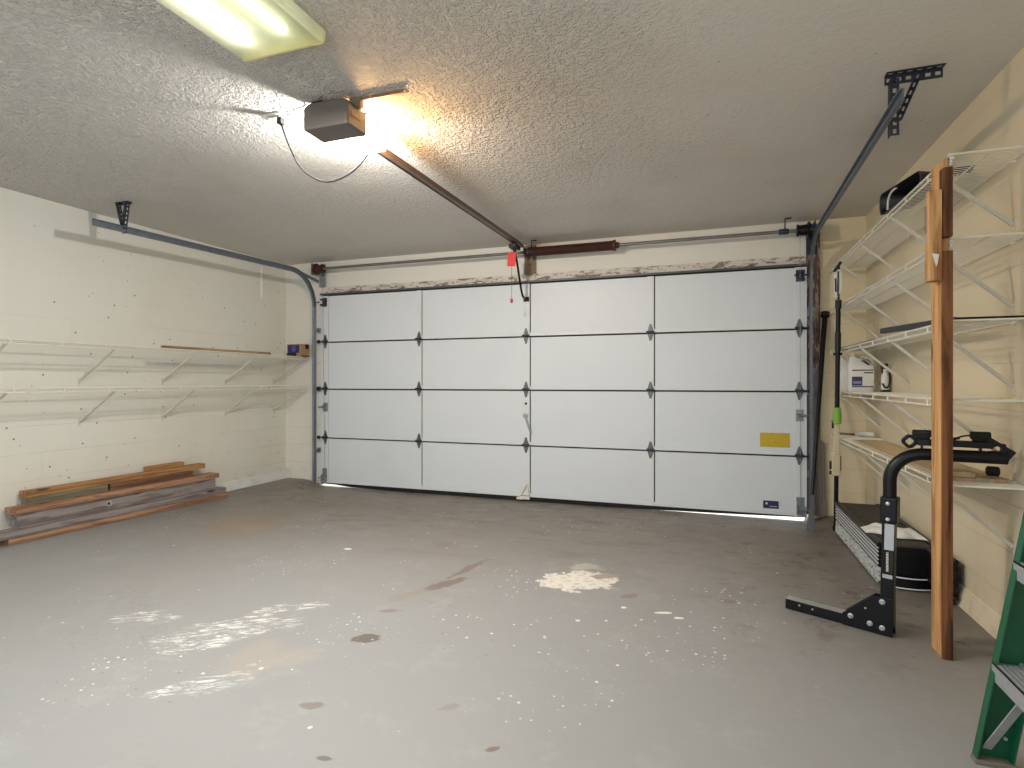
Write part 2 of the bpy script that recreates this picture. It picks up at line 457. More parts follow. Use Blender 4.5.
# ------------------------------------------------------------------ room shell
def sstep(v, a, b):
    t_ = max(0.0, min(1.0, (v - a) / (b - a))); return t_ * t_ * (3 - 2 * t_)
def floor_z(x, y): return -0.055 * sstep(y, 4.5, 5.3) * sstep(x, -4.5, -4.15) * sstep(x, 0.98, 0.72)
fm = MB(); xs_ = [XL, -4.5, -4.42, -4.36, -4.30, -4.24, -4.18, -4.15, -3, -1.7, -.5, .5, .72, .77, .82, .87, .92, .98, XR]
ys_ = [YB, 2.0, 4.5] + [4.5 + 0.08 * k for k in range(1, 11)] + [YF + 0.14]
gr = [[fm.bm.verts.new((x, y, floor_z(x, y))) for y in ys_] for x in xs_]
for i in range(len(xs_) - 1):
    for j in range(len(ys_) - 1): fm.bm.faces.new((gr[i][j], gr[i + 1][j], gr[i + 1][j + 1], gr[i][j + 1]))
fm.box((XL, YB, -0.16), (XR, YF + 0.14, -0.08))
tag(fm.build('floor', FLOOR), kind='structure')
tag(MB().box((XL - 0.15, YB, ZC), (XR + 0.15, YF + 0.15, ZC + 0.12)).build('ceiling', CEIL), kind='structure')
tag(MB().box((XL - 0.15, YB, -0.12), (XL, YF + 0.15, ZC)).build('wall_left', WALL_SIDE), kind='structure')
tag(MB().box((XR, YB, -0.12), (XR + 0.15, YF + 0.15, ZC)).build('wall_right', WALL_RIGHT), kind='structure')
w = MB()
w.box((XL, YF, -0.12), (DL - 0.02, YF + 0.15, ZC))
w.box((DR + 0.02, YF, -0.12), (XR, YF + 0.15, ZC))
w.box((DL - 0.02, YF, DH - 0.02), (DR + 0.02, YF + 0.15, ZC))
wf = tag(w.build('wall_front', WALL_FRONT), kind='structure')
wf.data.materials.append(block_paint('cream painted block, right wing', (228, 214, 182), 0, False))  # same cream paint, tinted with the warm bulb light
for f_ in wf.data.polygons:
    if f_.center.x > DR: f_.material_index = 1
tag(MB().box((-14, YF + 0.14, -0.2), (12, 22, -0.057)).build('ground', DRIVE), kind='structure')

# painted-over footing along the side walls
def curb(name, x, s, y0, y1, mat):
    p = [(x, y0, 0), (x + s * 0.035, y0, 0), (x + s * 0.030, y0, 0.02), (x + s * 0.006, y0, 0.085), (x, y0, 0.09)]
    tag(MB().prism(p, (0, y1 - y0, 0)).build(name, mat, smooth=False), kind='structure')
CURBW = plain('rough white footing paint', (222, 222, 220), 0.7, 0.0, 0.5, 8, (186, 180, 168))
curb('baseboard_left', XL, 1, YB, YF, CURBW)
curb('baseboard_right', XR, -1, YB, YF, WALL_RIGHT)

# jambs and header trim
t = MB(); t.box((DL - 0.10, YF - 0.022, 0), (DL - 0.0, YF, DH + 0.02))
tag(t.build('trim_1', plain('left jamb paint', (226, 224, 218), 0.6, 0, .3, 8), bevel=0.003), kind='structure')
t = MB(); t.box((DR + 0.0, YF - 0.03, 0), (DR + 0.105, YF, ZC - 0.10))
tag(t.build('trim_2', JAMB, bevel=0.004), kind='structure')
t = MB(); t.box((DL, YF - 0.016, DH + 0.005), (DR, YF, DH + 0.085))
tag(t.build('trim_3', PEEL_H, bevel=0.003), kind='structure')

# ------------------------------------------------------------------ the sectional door
door = bpy.data.objects.new('door_1', None); COL.objects.link(door); door.location = ((DL + DR) / 2, DY, 0)
tag(door, 'wide white sectional garage door of four rows of panels, closed', 'garage door', kind='structure')
Z = [-0.015, 0.502, 1.055, 1.588, 2.12]
SW = 0.075
SX = [DL + 0.045, -2.945, -1.745, -0.535, DR - 0.045]        # stile centres
SWD = [0.09, 0.055, 0.075, 0.06, 0.09]
for r in range(4):
    z0, z1 = Z[r], Z[r + 1]
    s = MB()
    for x, wd in zip(SX, SWD):
        s.box((x - wd / 2, DY, z0), (x + wd / 2, DY + 0.045, z1 - 0.012))
    for i in range(4):                                        # bottom rail of the section
        s.box((SX[i] + SWD[i] / 2, DY + 0.002, z0), (SX[i + 1] - SWD[i + 1] / 2, DY + 0.045, z0 + 0.035))
    sec = s.build('section', DOORR, door, bevel=0.002)
    k = MB(); k.box((DL, DY + 0.024, z0), (DR, DY + 0.05, z1 + 0.004))
    k.build('backing', DOORK, sec)
    for i in range(4):
        a = SX[i] + SWD[i] / 2; b = SX[i + 1] - SWD[i + 1] / 2
        p = MB(); p.box((a + (0.010 if i else 0.004), DY + 0.008, z0 + 0.035), (b, DY + 0.03, z1 - 0.015))
        p.build('panel', DOORW, sec, bevel=0.002)
        if r == 1:                                            # reinforcing crease across the third row down
            p = MB(); p.box((a + 0.010, DY + 0.0055, z0 + 0.285), (b, DY + 0.009, z0 + 0.291)); p.build('crease', DOORR, sec)
# top strut: thin dark angle along the top edge
t = MB(); t.box((DL - 0.01, DY - 0.012, DH - 0.006), (DR + 0.01, DY + 0.05, DH + 0.012)); t.build('top_strut', plain('grey strut', (92, 96, 96), .5, .4), door)
# rubber seal under the door, lifted off the slab at both corners
bot = [(DL, -0.024), (-4.02, -0.026), (-3.80, -0.044), (-3.2, -0.053), (-0.95, -0.053), (-0.55, -0.047), (0.1, -0.036), (0.5, -0.026), (DR, -0.018)]
s = MB(); poly = [(x, DY - 0.004, z) for x, z in bot] + [(DR, DY - 0.004, -0.013), (DL, DY - 0.004, -0.013)]
s.prism(poly, (0, 0.05, 0)); s.build('bottom_seal', RUBBER, door)

def hinge(x, z, end):
    h = MB(); y = DY - 0.003
    hw, hh = 0.030, 0.078
    # waisted diamond leaf: two triangles standing on the knuckle
    up = [(x - hw, y, z + 0.008), (x - hw * .9, y, z + 0.016), (x - 0.008, y, z + hh), (x + 0.008, y, z + hh), (x + hw * .9, y, z + 0.016), (x + hw, y, z + 0.008)]
    dn = [(a, b, 2 * z - c) for a, b, c in up]
    h.prism(up, (0, 0.003, 0)); h.prism(dn, (0, 0.003, 0))
    h.box((x - 0.006, y - 0.014, z - 0.05), (x + 0.006, y, z - 0.012)); h.box((x - 0.006, y - 0.014, z + 0.012), (x + 0.006, y, z + 0.05))
    o = h.build('hinge', HINGE, door)
    k = MB(); k.tube([(x - 0.036, y - 0.010, z), (x + 0.036, y - 0.010, z)], 0.012, 10); k.box((x - hw, y - 0.008, z - 0.013), (x + hw, y + 0.003, z + 0.013)); k.build('knuckle', DARKST, o)
    if end:
        rr = MB(); d = end
        rr.tube([(x - d * 0.03, y - 0.022, z), (x + d * 0.075, y - 0.022, z)], 0.006, 8)
        rr.tube([(x + d * 0.062, y - 0.022, z), (x + d * 0.082, y - 0.022, z)], 0.020, 14)
        rr.box((x - 0.02, y - 0.036, z - 0.012), (x + 0.02, y, z + 0.012))
        rr.build('roller', DARKST, o)
for r in (1, 2, 3):
    for i, x in enumerate(SX):
        hinge(x + (0.012 if i == 0 else -0.012 if i == 4 else 0), Z[r], -1 if i == 0 else 1 if i == 4 else 0)
for s_, x in ((-1, DL + 0.05), (1, DR - 0.05)):               # top fixtures and bottom brackets
    f = MB(); z = 2.035
    f.box((x - 0.035, DY - 0.004, z - 0.05), (x + 0.03, DY, z + 0.05)); f.box((x - 0.03, DY - 0.05, z - 0.045), (x + 0.03, DY - 0.004, z - 0.025))
    f.box((x - 0.03, DY - 0.05, z + 0.02), (x + 0.03, DY - 0.004, z + 0.035)); f.tube([(x - 0.05, DY - 0.035, z), (x + s_ * 0.08, DY - 0.035, z)], 0.007, 8)
    f.build('top_bracket', DARKST, door)
    f = MB(); z = 0.10
    f.box((x - 0.03, DY - 0.005, 0.0), (x + 0.03, DY, 0.15)); f.box((x - 0.03, DY - 0.04, 0.005), (x + 0.03, DY, 0.013))
    for q in (-0.03, 0.026): f.box((x + q, DY - 0.035, 0.013), (x + q + 0.004, DY, 0.08))
    f.tube([(x - 0.02, DY - 0.025, 0.045), (x + s_ * 0.07, DY - 0.025, 0.045)], 0.008, 8)
    for q in (0.10, 0.13): f.tube([(x, DY - 0.010, q), (x, DY, q)], 0.008, 8)
    f.build('bottom_bracket', STEEL, door)
# slide locks half way up the third row
for s_, x in ((-1, DL + 0.06), (1, DR - 0.055)):
    f = MB(); z = 0.845
    f.box((x - 0.03, DY - 0.004, z - 0.05), (x + 0.03, DY, z + 0.05))
    f.box((x - 0.03, DY - 0.03, z + 0.015), (x + 0.01, DY, z + 0.022)); f.box((x - 0.03, DY - 0.03, z - 0.022), (x + 0.01, DY, z - 0.015))
    f.tube([(x - 0.02, DY - 0.018, z), (x + s_ * 0.085, DY - 0.018, z)], 0.009, 8)
    f.build('slide_lock', STEEL, door)
# lock cylinder and lever in the centre stile, lifting handle at the foot
f = MB(); f.lathe((-1.745, DY + 0.004, 0.915), [(0.013, 0), (0.013, 0.008)], (0, -1, 0), 12); f.build('keyhole', BLACKPL, door)
f = MB(); f.lathe((-1.748, DY + 0.002, 0.795), [(0.026, 0), (0.026, 0.012), (0.016, 0.014), (0.016, 0.03)], (0, -1, 0), 16)
f.beam((-1.748, DY - 0.026, 0.795), (-1.69, DY - 0.026, 0.63), 0.008, 0.02, (1, 0, 0)); f.build('lock_lever', STEEL, door)
f = MB(); f.box((-1.80, DY - 0.004, 0.005), (-1.70, DY, 0.085)); f.box((-1.80, DY - 0.03, -0.033), (-1.70, DY - 0.026, 0.005)); f.box((-1.80, DY - 0.03, 0.001), (-1.70, DY, 0.005))
f.beam((-1.79, DY - 0.018, 0.015), (-1.735, DY - 0.018, 0.110), 0.0120, 0.0160, (0, 1, 0)); f.beam((-1.71, DY - 0.018, 0.015), (-1.735, DY - 0.018, 0.110), 0.0120, 0.0160, (0, 1, 0))
f.box((-1.83, DY - 0.045, -0.033), (-1.76, DY - 0.005, -0.015)); f.build('lift_handle', WHITEP, door)
# stickers
f = MB(); f.box((0.395, DY + 0.004, 0.568), (0.630, DY + 0.009, 0.690)); tag(f.build('sticker', YELLOW, door), 'yellow warning sticker')
f = MB(); f.box((0.420, DY + 0.004, 0.036), (0.543, DY + 0.009, 0.102)); b_ = f.build('sticker', NAVY, door); tag(b_, 'small navy sticker')
f = MB(); f.lathe((0.447, DY + 0.004, 0.078), [(0.010, 0), (0.010, 0.002)], (0, -1, 0), 10); f.box((0.47, DY + 0.002, 0.052), (0.53, DY + 0.004, 0.056)); f.build('emblem', PAPER, b_)
f = MB(); f.box((0.414, DY + 0.005, 0.0355), (0.549, DY + 0.0085, 0.107)); f.build('sticker_border', PAPER, b_)

# ------------------------------------------------------------------ tracks
def perforated(mb, p, q, w, across, th=0.003, n=None):
    """slotted steel strip: two edges and rungs between the holes"""
    p, q, a = Vector(p), Vector(q), Vector(across).normalized()
    d = (q - p); L = d.length; d.normalize(); nrm = d.cross(a).normalized()
    e = w * 0.3
    for s_ in (-1, 1):
        c = a * (s_ * (w - e) / 2); mb.beam(p + c, q + c, th, e, a) if False else mb.beam(p + c, q + c, e, th, nrm)
    n = n or max(2, int(L / 0.032))
    for k in range(n + 1):
        c = p + d * (L * k / n); hw = 0.008
        mb.beam(c - d * hw if k else c, c + d * hw if k < n else c, w * 0.5, th, nrm)

def track(x, side, zA, yA, zB, name, label, group, xA=None):
    """side: +1 opens towards +x"""
    root = thing(name, label, 'door track', (x, 5.29, 0), group)
    yv = 5.285
    R = 0.36
    prof = [(0, -0.025), (0, 0.025), (side * 0.020, 0.025), (side * 0.020, 0.019), (side * 0.004, 0.021), (side * 0.004, -0.021), (side * 0.020, -0.019), (side * 0.020, -0.025)]
    lean = 0.0
    v = MB(); v.sweep([(x, yv, -0.05), (x, yv, zB - R)], prof, (1, 0, 0)); v.build('vertical_track', STEEL if side > 0 else TRACKM, root)
    pts = [(x, yv, zB - R)]
    for k in range(1, 13):
        a = PI / 2 * k / 12; pts.append((x, yv - R + R * math.cos(a), zB - R + R * math.sin(a)))
    pts.append((x if xA is None else xA, yA, zA))
    hz = MB(); hz.sweep(pts, prof, (1, 0, 0)); hz.build('horizontal_track', TRACKM, root)
    # jamb brackets behind the vertical part
    for z in (0.35, 1.05, 1.72):
        b = MB(); b.box((x - 0.012, yv + 0.02, z - 0.02), (x + 0.012, YF - 0.03, z + 0.02)); b.box((x - 0.03, YF - 0.034, z - 0.03), (x + 0.03, YF - 0.030, z + 0.03)); b.build('jamb_bracket', STEEL, root)
    # flag bracket that ties the curve to the wall
    b = MB(); b.beam((x - side * 0.004, YF - 0.042, zB - 0.06), (x - side * 0.004, yv - 0.34, zB + 0.01), 0.003, 0.035); b.build('flag_bracket', TRACKM, root)
    return root

LT = track(-4.245, 1, 2.292, 2.86, 2.338, 'door_track', 'left grey door track running back below the ceiling along the left wall', 'garage door tracks')
RT = track(0.790, -1, 2.307, 2.714, 2.325, 'door_track', 'right dark grey door track rising to a slotted bracket above the wire shelves', 'garage door tracks', 0.742)
# left hanger: slotted angle on the ceiling with two legs meeting at the track
h = MB(); yb = 3.10
perforated(h, (-4.33, yb, ZC - 0.003), (-4.19, yb, ZC - 0.003), 0.035, (0, 1, 0)); perforated(h, (-4.33, yb + 0.018, ZC - 0.002), (-4.19, yb + 0.018, ZC - 0.002), 0.03, (0, 0.2, 1))
perforated(h, (-4.31, yb, ZC - 0.005), (-4.247, yb, 2.30), 0.034, (0, 1, 0)); perforated(h, (-4.205, yb, ZC - 0.005), (-4.240, yb, 2.30), 0.034, (0, 1, 0))
perforated(h, (-4.305, yb - 0.016, ZC - 0.005), (-4.249, yb - 0.016, 2.325), 0.03, (1, 0, 0)); perforated(h, (-4.205, yb - 0.016, ZC - 0.005), (-4.236, yb - 0.016, 2.325), 0.03, (1, 0, 0))
h.tube([(-4.26, yb, 2.275), (-4.22, yb, 2.275)], 0.007, 8)
h.build('hanger', DARKST, LT)
h = MB(); yb = 2.95
perforated(h, (0.735, yb, ZC - 0.003), (0.955, yb, ZC - 0.003), 0.04, (0, 1, 0)); perforated(h, (0.735, yb + 0.02, ZC - 0.022), (0.955, yb + 0.02, ZC - 0.022), 0.042, (0, 0, 1))
perforated(h, (0.772, yb + 0.012, ZC - 0.02), (0.772, yb + 0.012, 2.235), 0.036, (1, 0, 0)); perforated(h, (0.756, yb + 0.03, ZC - 0.02), (0.756, yb + 0.03, 2.235), 0.034, (0, 1, 0))
perforated(h, (0.866, yb + 0.014, ZC - 0.01), (0.786, yb + 0.014, 2.30), 0.036, (1, 0, 0.5))
h.tube([(0.742, yb + 0.02, 2.308), (0.80, yb + 0.02, 2.308)], 0.008, 8)
h.build('hanger', DARKST, RT)

# ------------------------------------------------------------------ torsion bar and spring over the door
tb = thing('torsion_spring', 'dark red coil spring on a steel bar across the wall above the garage door', 'door spring', (-1.72, 5.25, 2.13))
sy, sz = 5.255, 2.395
f = MB(); f.tube([(-4.19, sy, sz), (0.80, sy, sz)], 0.0155, 12); f.build('shaft', plain('worn shaft steel', (128, 126, 122), .42, .6, .5, 9, (92, 88, 84)), tb, smooth=True)
f = MB(); pts = []
turns = 86; x0, x1 = -1.665, -0.865
for k in range(turns * 12 + 1):
    a = 2 * PI * k / 12; pts.append((x0 + (x1 - x0) * k / (turns * 12), sy + 0.040 * math.cos(a), sz + 0.040 * math.sin(a)))
f.tube(pts, 0.0052, 5); f.build('spring', SPRING, tb, smooth=True)
f = MB()
f.lathe((x0 - 0.05, sy, sz), [(0.028, 0), (0.030, 0.025), (0.047, 0.028), (0.047, 0.045), (0.034, 0.05), (0.034, 0.09)], (1, 0, 0), 18); f.build('stationary_cone', DARKST, tb, smooth=True)
f = MB(); f.lathe((x1 - 0.03, sy, sz), [(0.034, 0), (0.036, 0.03), (0.052, 0.034), (0.052, 0.055), (0.030, 0.06), (0.024, 0.09)], (1, 0, 0), 18); f.build('winding_cone', SPRING, tb, smooth=True)
f = MB(); f.box((-1.725, sy - 0.05, sz - 0.045), (-1.719, YF - 0.02, sz + 0.045)); f.box((-1.76, YF - 0.026, sz - 0.20), (-1.68, YF - 0.020, sz + 0.085)); f.box((-1.775, YF - 0.020, DH + 0.085), (-1.655, YF, ZC - 0.01))
for z in (2.25, 2.30, 2.47): f.tube([(-1.72, YF - 0.026, z), (-1.72, YF - 0.036, z)], 0.010, 8)
f.build('centre_plate', plain('bracket timber', (134, 112, 90), .6, .1), tb)
SPR2 = SPRING
f = MB(); f.lathe((-4.185, sy, sz), [(0.02, 0), (0.062, 0.004), (0.062, 0.016), (0.046, 0.02), (0.040, 0.075), (0.052, 0.08), (0.052, 0.095), (0.02, 0.1)], (1, 0, 0), 22); tag(f.build('cable_drum', plain('dark red drum', (70, 34, 36), .5, .2), tb, smooth=True), 'dark red cable drum at the left end')
f = MB(); f.lathe((0.665, sy, sz), [(0.02, 0), (0.05, 0.004), (0.05, 0.016), (0.042, 0.02), (0.046, 0.08), (0.066, 0.086), (0.066, 0.10), (0.02, 0.104)], (1, 0, 0), 22); tag(f.build('cable_drum', BLACK, tb, smooth=True), 'black cable drum at the right end')
for x in (-4.205, 0.80):
    f = MB(); f.box((x - 0.003, sy - 0.06, sz - 0.07), (x + 0.003, YF - 0.03, sz + 0.06)); f.box((x - 0.04, YF - 0.036, sz - 0.18), (x + 0.04, YF - 0.030, sz + 0.08)); f.build('end_plate', DARKST if x > 0 else STEEL, tb)
for x, d in ((-1.655, 1), (0.58, 1)):
    f = MB(); f.tube([(x, sy, sz + 0.01), (x, sy, sz + 0.105), (x + d * 0.006, sy, sz + 0.108), (x + d * 0.05, sy, sz + 0.109)], 0.006, 8)
    f.lathe((x - 0.05, sy, sz), [(0.018, 0), (0.024, 0.01), (0.024, 0.07), (0.018, 0.08)], (1, 0, 0), 14); f.build('stop_rod', DARKST, tb, smooth=True)
for x in (-4.14, 0.70):                                        # lifting cables
    f = MB(); f.tube([(x, sy + 0.05, sz), (x + (0.0 if x < 0 else 0.01), DY - 0.012, 0.10)], 0.0022, 5); f.build('cable', STEEL, tb)

# ------------------------------------------------------------------ opener
op = thing('garage_door_opener', 'grey boxy door opener under the ceiling with a lit bulb and a long rail', 'door opener', (-1.745, 2.33, 2.34))
f = MB()
pr = [(-1.872, 2.253, 2.350), (-1.618, 2.253, 2.350), (-1.618, 2.253, 2.462), (-1.650, 2.253, 2.478), (-1.840, 2.253, 2.478), (-1.872, 2.253, 2.462)]
f.prism(pr, (0, 0.16, 0)); f.build('motor_housing', OPENB, op, bevel=0.010, seg=3)
f = MB(); f.box((-1.617, 2.285, 2.40), (-1.6145, 2.365, 2.425)); f.build('vent_plate', plain('housing trim', (150, 120, 96), .5), op)
# lamp lens at the far end of the housing: clear shell, one bulb each side of an added baffle
def lens_mat():
    m = bpy.data.materials.new('frosted lamp lens'); m.use_nodes = True; nt = m.node_tree; nt.nodes.clear()
    o = nt.nodes.new('ShaderNodeOutputMaterial'); mx = nt.nodes.new('ShaderNodeMixShader'); t_ = nt.nodes.new('ShaderNodeBsdfTransparent'); d_ = nt.nodes.new('ShaderNodeBsdfTranslucent')
    tc = nt.nodes.new('ShaderNodeTexCoord'); nz = nt.nodes.new('ShaderNodeTexNoise'); nz.inputs['Scale'].default_value = 60
    mr = nt.nodes.new('ShaderNodeMapRange'); mr.inputs['To Min'].default_value = 0.32; mr.inputs['To Max'].default_value = 0.44
    nt.links.new(tc.outputs['Object'], nz.inputs['Vector']); nt.links.new(nz.outputs[0], mr.inputs['Value']); nt.links.new(mr.outputs[0], mx.inputs[0])
    t_.inputs[0].default_value = (1, 0.98, 0.94, 1); d_.inputs[0].default_value = (0.95, 0.93, 0.86, 1)
    nt.links.new(t_.outputs[0], mx.inputs[1]); nt.links.new(d_.outputs[0], mx.inputs[2]); nt.links.new(mx.outputs[0], o.inputs[0])
    return m
LENS = lens_mat()
def emit(name, color, strength):
    m = bpy.data.materials.new(name); m.use_nodes = True; nt = m.node_tree; nt.nodes.clear()
    o = nt.nodes.new('ShaderNodeOutputMaterial'); e = nt.nodes.new('ShaderNodeEmission'); e.inputs[0].default_value = (*color, 1); e.inputs[1].default_value = strength
    nt.links.new(e.outputs[0], o.inputs[0]); return m
f = MB()
f.box((-1.862, 2.414, 2.352), (-1.628, 2.60, 2.356)); f.box((-1.862, 2.597, 2.356), (-1.628, 2.60, 2.44))
f.box((-1.862, 2.414, 2.356), (-1.858, 2.597, 2.44)); f.box((-1.632, 2.414, 2.356), (-1.628, 2.597, 2.44))
f.build('lamp_lens', LENS, op)
f = MB(); f.box((-1.748, 2.414, 2.360), (-1.742, 2.594, 2.47)); f.build('added_light_baffle', OPENB, op)  # unseen baffle added to keep warm and cool light apart
WARM, COOL = (1.0, 0.60, 0.26), (0.93, 0.96, 1.0)
for x, c, st in ((-1.69, WARM, 26.0), (-1.80, COOL, 26.0)):
    f = MB(); f.lathe((x, 2.42, 2.405), [(0.012, 0), (0.013, 0.03), (0.020, 0.05), (0.029, 0.08), (0.029, 0.10), (0.018, 0.122), (0.002, 0.13)], (0, 1, 0), 16)
    f.build('bulb', emit('bulb glow', c, st), op, smooth=True)
    ld = bpy.data.lights.new('bulb_light', 'POINT'); ld.energy = 80.0 if c is WARM else 225.0; ld.color = c; ld.shadow_soft_size = 0.035
    lo = bpy.data.objects.new('bulb_light', ld); COL.objects.link(lo); lo.location = (x, 2.56, 2.388)
# rail: inverted T, slots, down to the header
f = MB(); ra, rb = Vector((-1.745, 2.62, 2.412)), Vector((-1.735, 5.190, 2.431))
f.beam(ra, rb, 0.044, 0.006); f.beam(ra + Vector((0, 0, 0.022)), rb + Vector((0, 0, 0.022)), 0.006, 0.044)
f.beam(ra + Vector((-.022, 0, 0.008)), rb + Vector((-.022, 0, 0.008)), 0.004, 0.022); f.beam(ra + Vector((.022, 0, 0.010)), rb + Vector((.022, 0, 0.010)), 0.004, 0.026)
f.beam(Vector((-1.745, 2.40, 2.452)), ra + Vector((0, 0.02, 0.035)), 0.03, 0.012)
RAILM = plain('rail steel', (128, 106, 92), .42, .45, .5, 9, (84, 72, 66))
f.build('rail', RAILM, op)
f = MB()
for y in (3.25, 3.75, 4.3, 4.62): f.box((-1.7205, y, 2.424), (-1.7195, y + 0.16, 2.430))
f.tube([(-1.757, 2.66, 2.407), (-1.747, 5.18, 2.426)], 0.004, 6); f.build('drive_chain', DARKST, op)
# ceiling strap at the right of the housing
f = MB(); perforated(f, (-1.628, 2.335, ZC - 0.012), (-1.365, 2.335, ZC - 0.012), 0.022, (0, 0.35, 1), n=14); f.box((-1.628, 2.345, ZC - 0.004), (-1.362, 2.375, ZC - 0.0005)); f.box((-1.66, 2.33, 2.46), (-1.60, 2.36, ZC - 0.001)); f.build('hanging_strap', plain('strap steel', (170, 150, 128), .45, .5), op)
f = MB(); f.box((-1.86, 2.30, 2.47), (-1.80, 2.34, ZC - 0.001)); f.build('hanging_strap', DARKST, op)
# trolley, J arm, red tag and pull cord
f = MB(); f.box((-1.775, 4.93, 2.372), (-1.705, 5.07, 2.412)); f.tube([(-1.74, 5.0, 2.34), (-1.74, 5.0, 2.38)], 0.016, 8); f.build('trolley', BLACKPL, op, bevel=0.004)
f = MB(); f.tube([(-1.745, 5.02, 2.36), (-1.742, 5.08, 2.26), (-1.740, 5.19, 2.03), (-1.738, 5.225, 1.975), (-1.738, 5.27, 1.955), (-1.738, DY - 0.012, 1.952)], 0.011, 8); f.box((-1.765, DY - 0.02, 1.93), (-1.712, DY, 1.975)); f.build('arm', BLACK, op, smooth=True)
f = MB(); f.box((-1.795, 4.955, 2.205), (-1.713, 4.958, 2.335), Matrix.Rotation(math.radians(4), 3, 'Y')); tag(f.build('warning_tag', REDTAG, op), 'red warning tag')
f = MB(); f.tube([(-1.758, 4.97, 2.36), (-1.757, 4.965, 2.16), (-1.756, 4.963, 1.90)], 0.002, 5); f.build('pull_cord', plain('cord', (120, 70, 70), .8), op)
f = MB(); f.lathe((-1.756, 4.963, 1.865), [(0.006, 0.0), (0.012, 0.004), (0.012, 0.036), (0.006, 0.04)], (0, 0, 1), 12); tag(f.build('pull_handle', plain('red pull', (190, 30, 50), .5), op), 'small red pull handle')
# power cord to the ceiling outlet
def bez(p, n=24):
    p = [Vector(q) for q in p]; out = []
    ext = [p[0] * 2 - p[1]] + p + [p[-1] * 2 - p[-2]]
    for i in range(1, len(ext) - 2):
        for k in range(n):
            t_ = k / n; a, b, c, d = ext[i - 1], ext[i], ext[i + 1], ext[i + 2]
            out.append(0.5 * ((2 * b) + (c - a) * t_ + (2 * a - 5 * b + 4 * c - d) * t_ ** 2 + (3 * b - a - 3 * c + d) * t_ ** 3))
    out.append(p[-1]); return out
f = MB(); f.tube(bez([(-2.10, 2.36, 2.478), (-2.092, 2.365, 2.44), (-2.05, 2.375, 2.33), (-1.985, 2.39, 2.22), (-1.86, 2.41, 2.152), (-1.72, 2.43, 2.19), (-1.62, 2.45, 2.30), (-1.585, 2.46, 2.40), (-1.60, 2.45, 2.455), (-1.622, 2.40, 2.462)], 8), 0.0042, 8)
f.box((-2.113, 2.345, 2.462), (-2.087, 2.375, 2.492)); f.build('power_cord', BLACKPL, op, smooth=True)
ol = thing('ceiling_outlet', 'small outlet plate on the ceiling with the opener cord plugged in', 'outlet', (-2.13, 2.36, ZC))
f = MB(); f.box((-2.19, 2.325, ZC - 0.008), (-2.075, 2.395, ZC)); f.build('cover_plate', WHITEP, ol, bevel=0.003)
RECM = plain('receptacle', (196, 192, 184), .5)
for x in (-2.155, -2.10):
    f = MB(); f.lathe((x, 2.36, ZC - 0.008), [(0.016, 0), (0.016, 0.005)], (0, 0, -1), 12); f.build('receptacle', RECM, ol)
wr = MB(); wr.tube(bez([(-2.13, 2.36, ZC - 0.006), (-2.0, 2.352, ZC - 0.009), (-1.90, 2.34, ZC - 0.012), (-1.845, 2.335, 2.47)], 6), 0.003, 6)
wr.build('low_voltage_wire', plain('grey wire', (168, 166, 160), .6), op)

# ------------------------------------------------------------------ ceiling light
FX0, FX1, FY0, FY1 = -1.822, -1.412, 0.54, 1.835
cl = thing('ceiling_light', 'long fluorescent ceiling light with a clear wraparound cover', 'ceiling light', ((FX0 + FX1) / 2, (FY0 + FY1) / 2, ZC))
CREAM = plain('yellowed fixture enamel', (236, 226, 168), .45, 0, .3, 10, (214, 200, 140))
f = MB(); f.box((FX0 + 0.05, FY0, ZC - 0.022), (FX1 - 0.05, FY1, ZC)); f.build('housing', plain('white enamel', (236, 234, 222), .4), cl)
prf = [(FX0, ZC - 0.018), (FX0 + 0.004, ZC - 0.050), (FX0 + 0.014, ZC - 0.064), (FX1 - 0.014, ZC - 0.064), (FX1 - 0.004, ZC - 0.050), (FX1, ZC - 0.018)]
def diffuser():
    m = bpy.data.materials.new('ribbed acrylic cover'); m.use_nodes = True; nt = m.node_tree; nt.nodes.clear()
    o = nt.nodes.new('ShaderNodeOutputMaterial'); mx = nt.nodes.new('ShaderNodeMixShader'); t_ = nt.nodes.new('ShaderNodeBsdfTransparent'); d_ = nt.nodes.new('ShaderNodeBsdfTranslucent')
    g_ = nt.nodes.new('ShaderNodeBsdfRefraction'); g_.inputs['Roughness'].default_value = 0.55; g_.inputs['IOR'].default_value = 1.25
    tc = nt.nodes.new('ShaderNodeTexCoord'); nz = nt.nodes.new('ShaderNodeTexNoise'); nz.inputs['Scale'].default_value = 20
    mr = nt.nodes.new('ShaderNodeMapRange'); mr.inputs['To Min'].default_value = 0.42; mr.inputs['To Max'].default_value = 0.55
    nt.links.new(tc.outputs['Object'], nz.inputs['Vector']); nt.links.new(nz.outputs[0], mr.inputs['Value']); nt.links.new(mr.outputs[0], mx.inputs[0])
    t_.inputs[0].default_value = (0.97, 0.98, 0.90, 1); d_.inputs[0].default_value = (0.95, 0.95, 0.86, 1); g_.inputs[0].default_value = (0.96, 0.98, 0.88, 1)
    nt.links.new(t_.outputs[0], mx.inputs[1]); nt.links.new(d_.outputs[0], mx.inputs[2]); nt.links.new(mx.outputs[0], o.inputs[0])
    return m
f = MB(); th = 0.003
outer = [(x, FY0 + 0.012, z) for x, z in prf]
cx = (FX0 + FX1) / 2
inner = [(x + (th if x < cx else -th), FY0 + 0.012, z + th) for x, z in prf][::-1]
f.prism(outer + inner, (0, FY1 - FY0 - 0.024, 0)); f.build('diffuser', diffuser(), cl)
for y in (FY0, FY1 - 0.014):
    f = MB(); cap = [(x, y, z) for x, z in prf]; f.prism(cap, (0, 0.014, 0))
    e_ = f.build('end_cap', CREAM, cl, bevel=0.003)
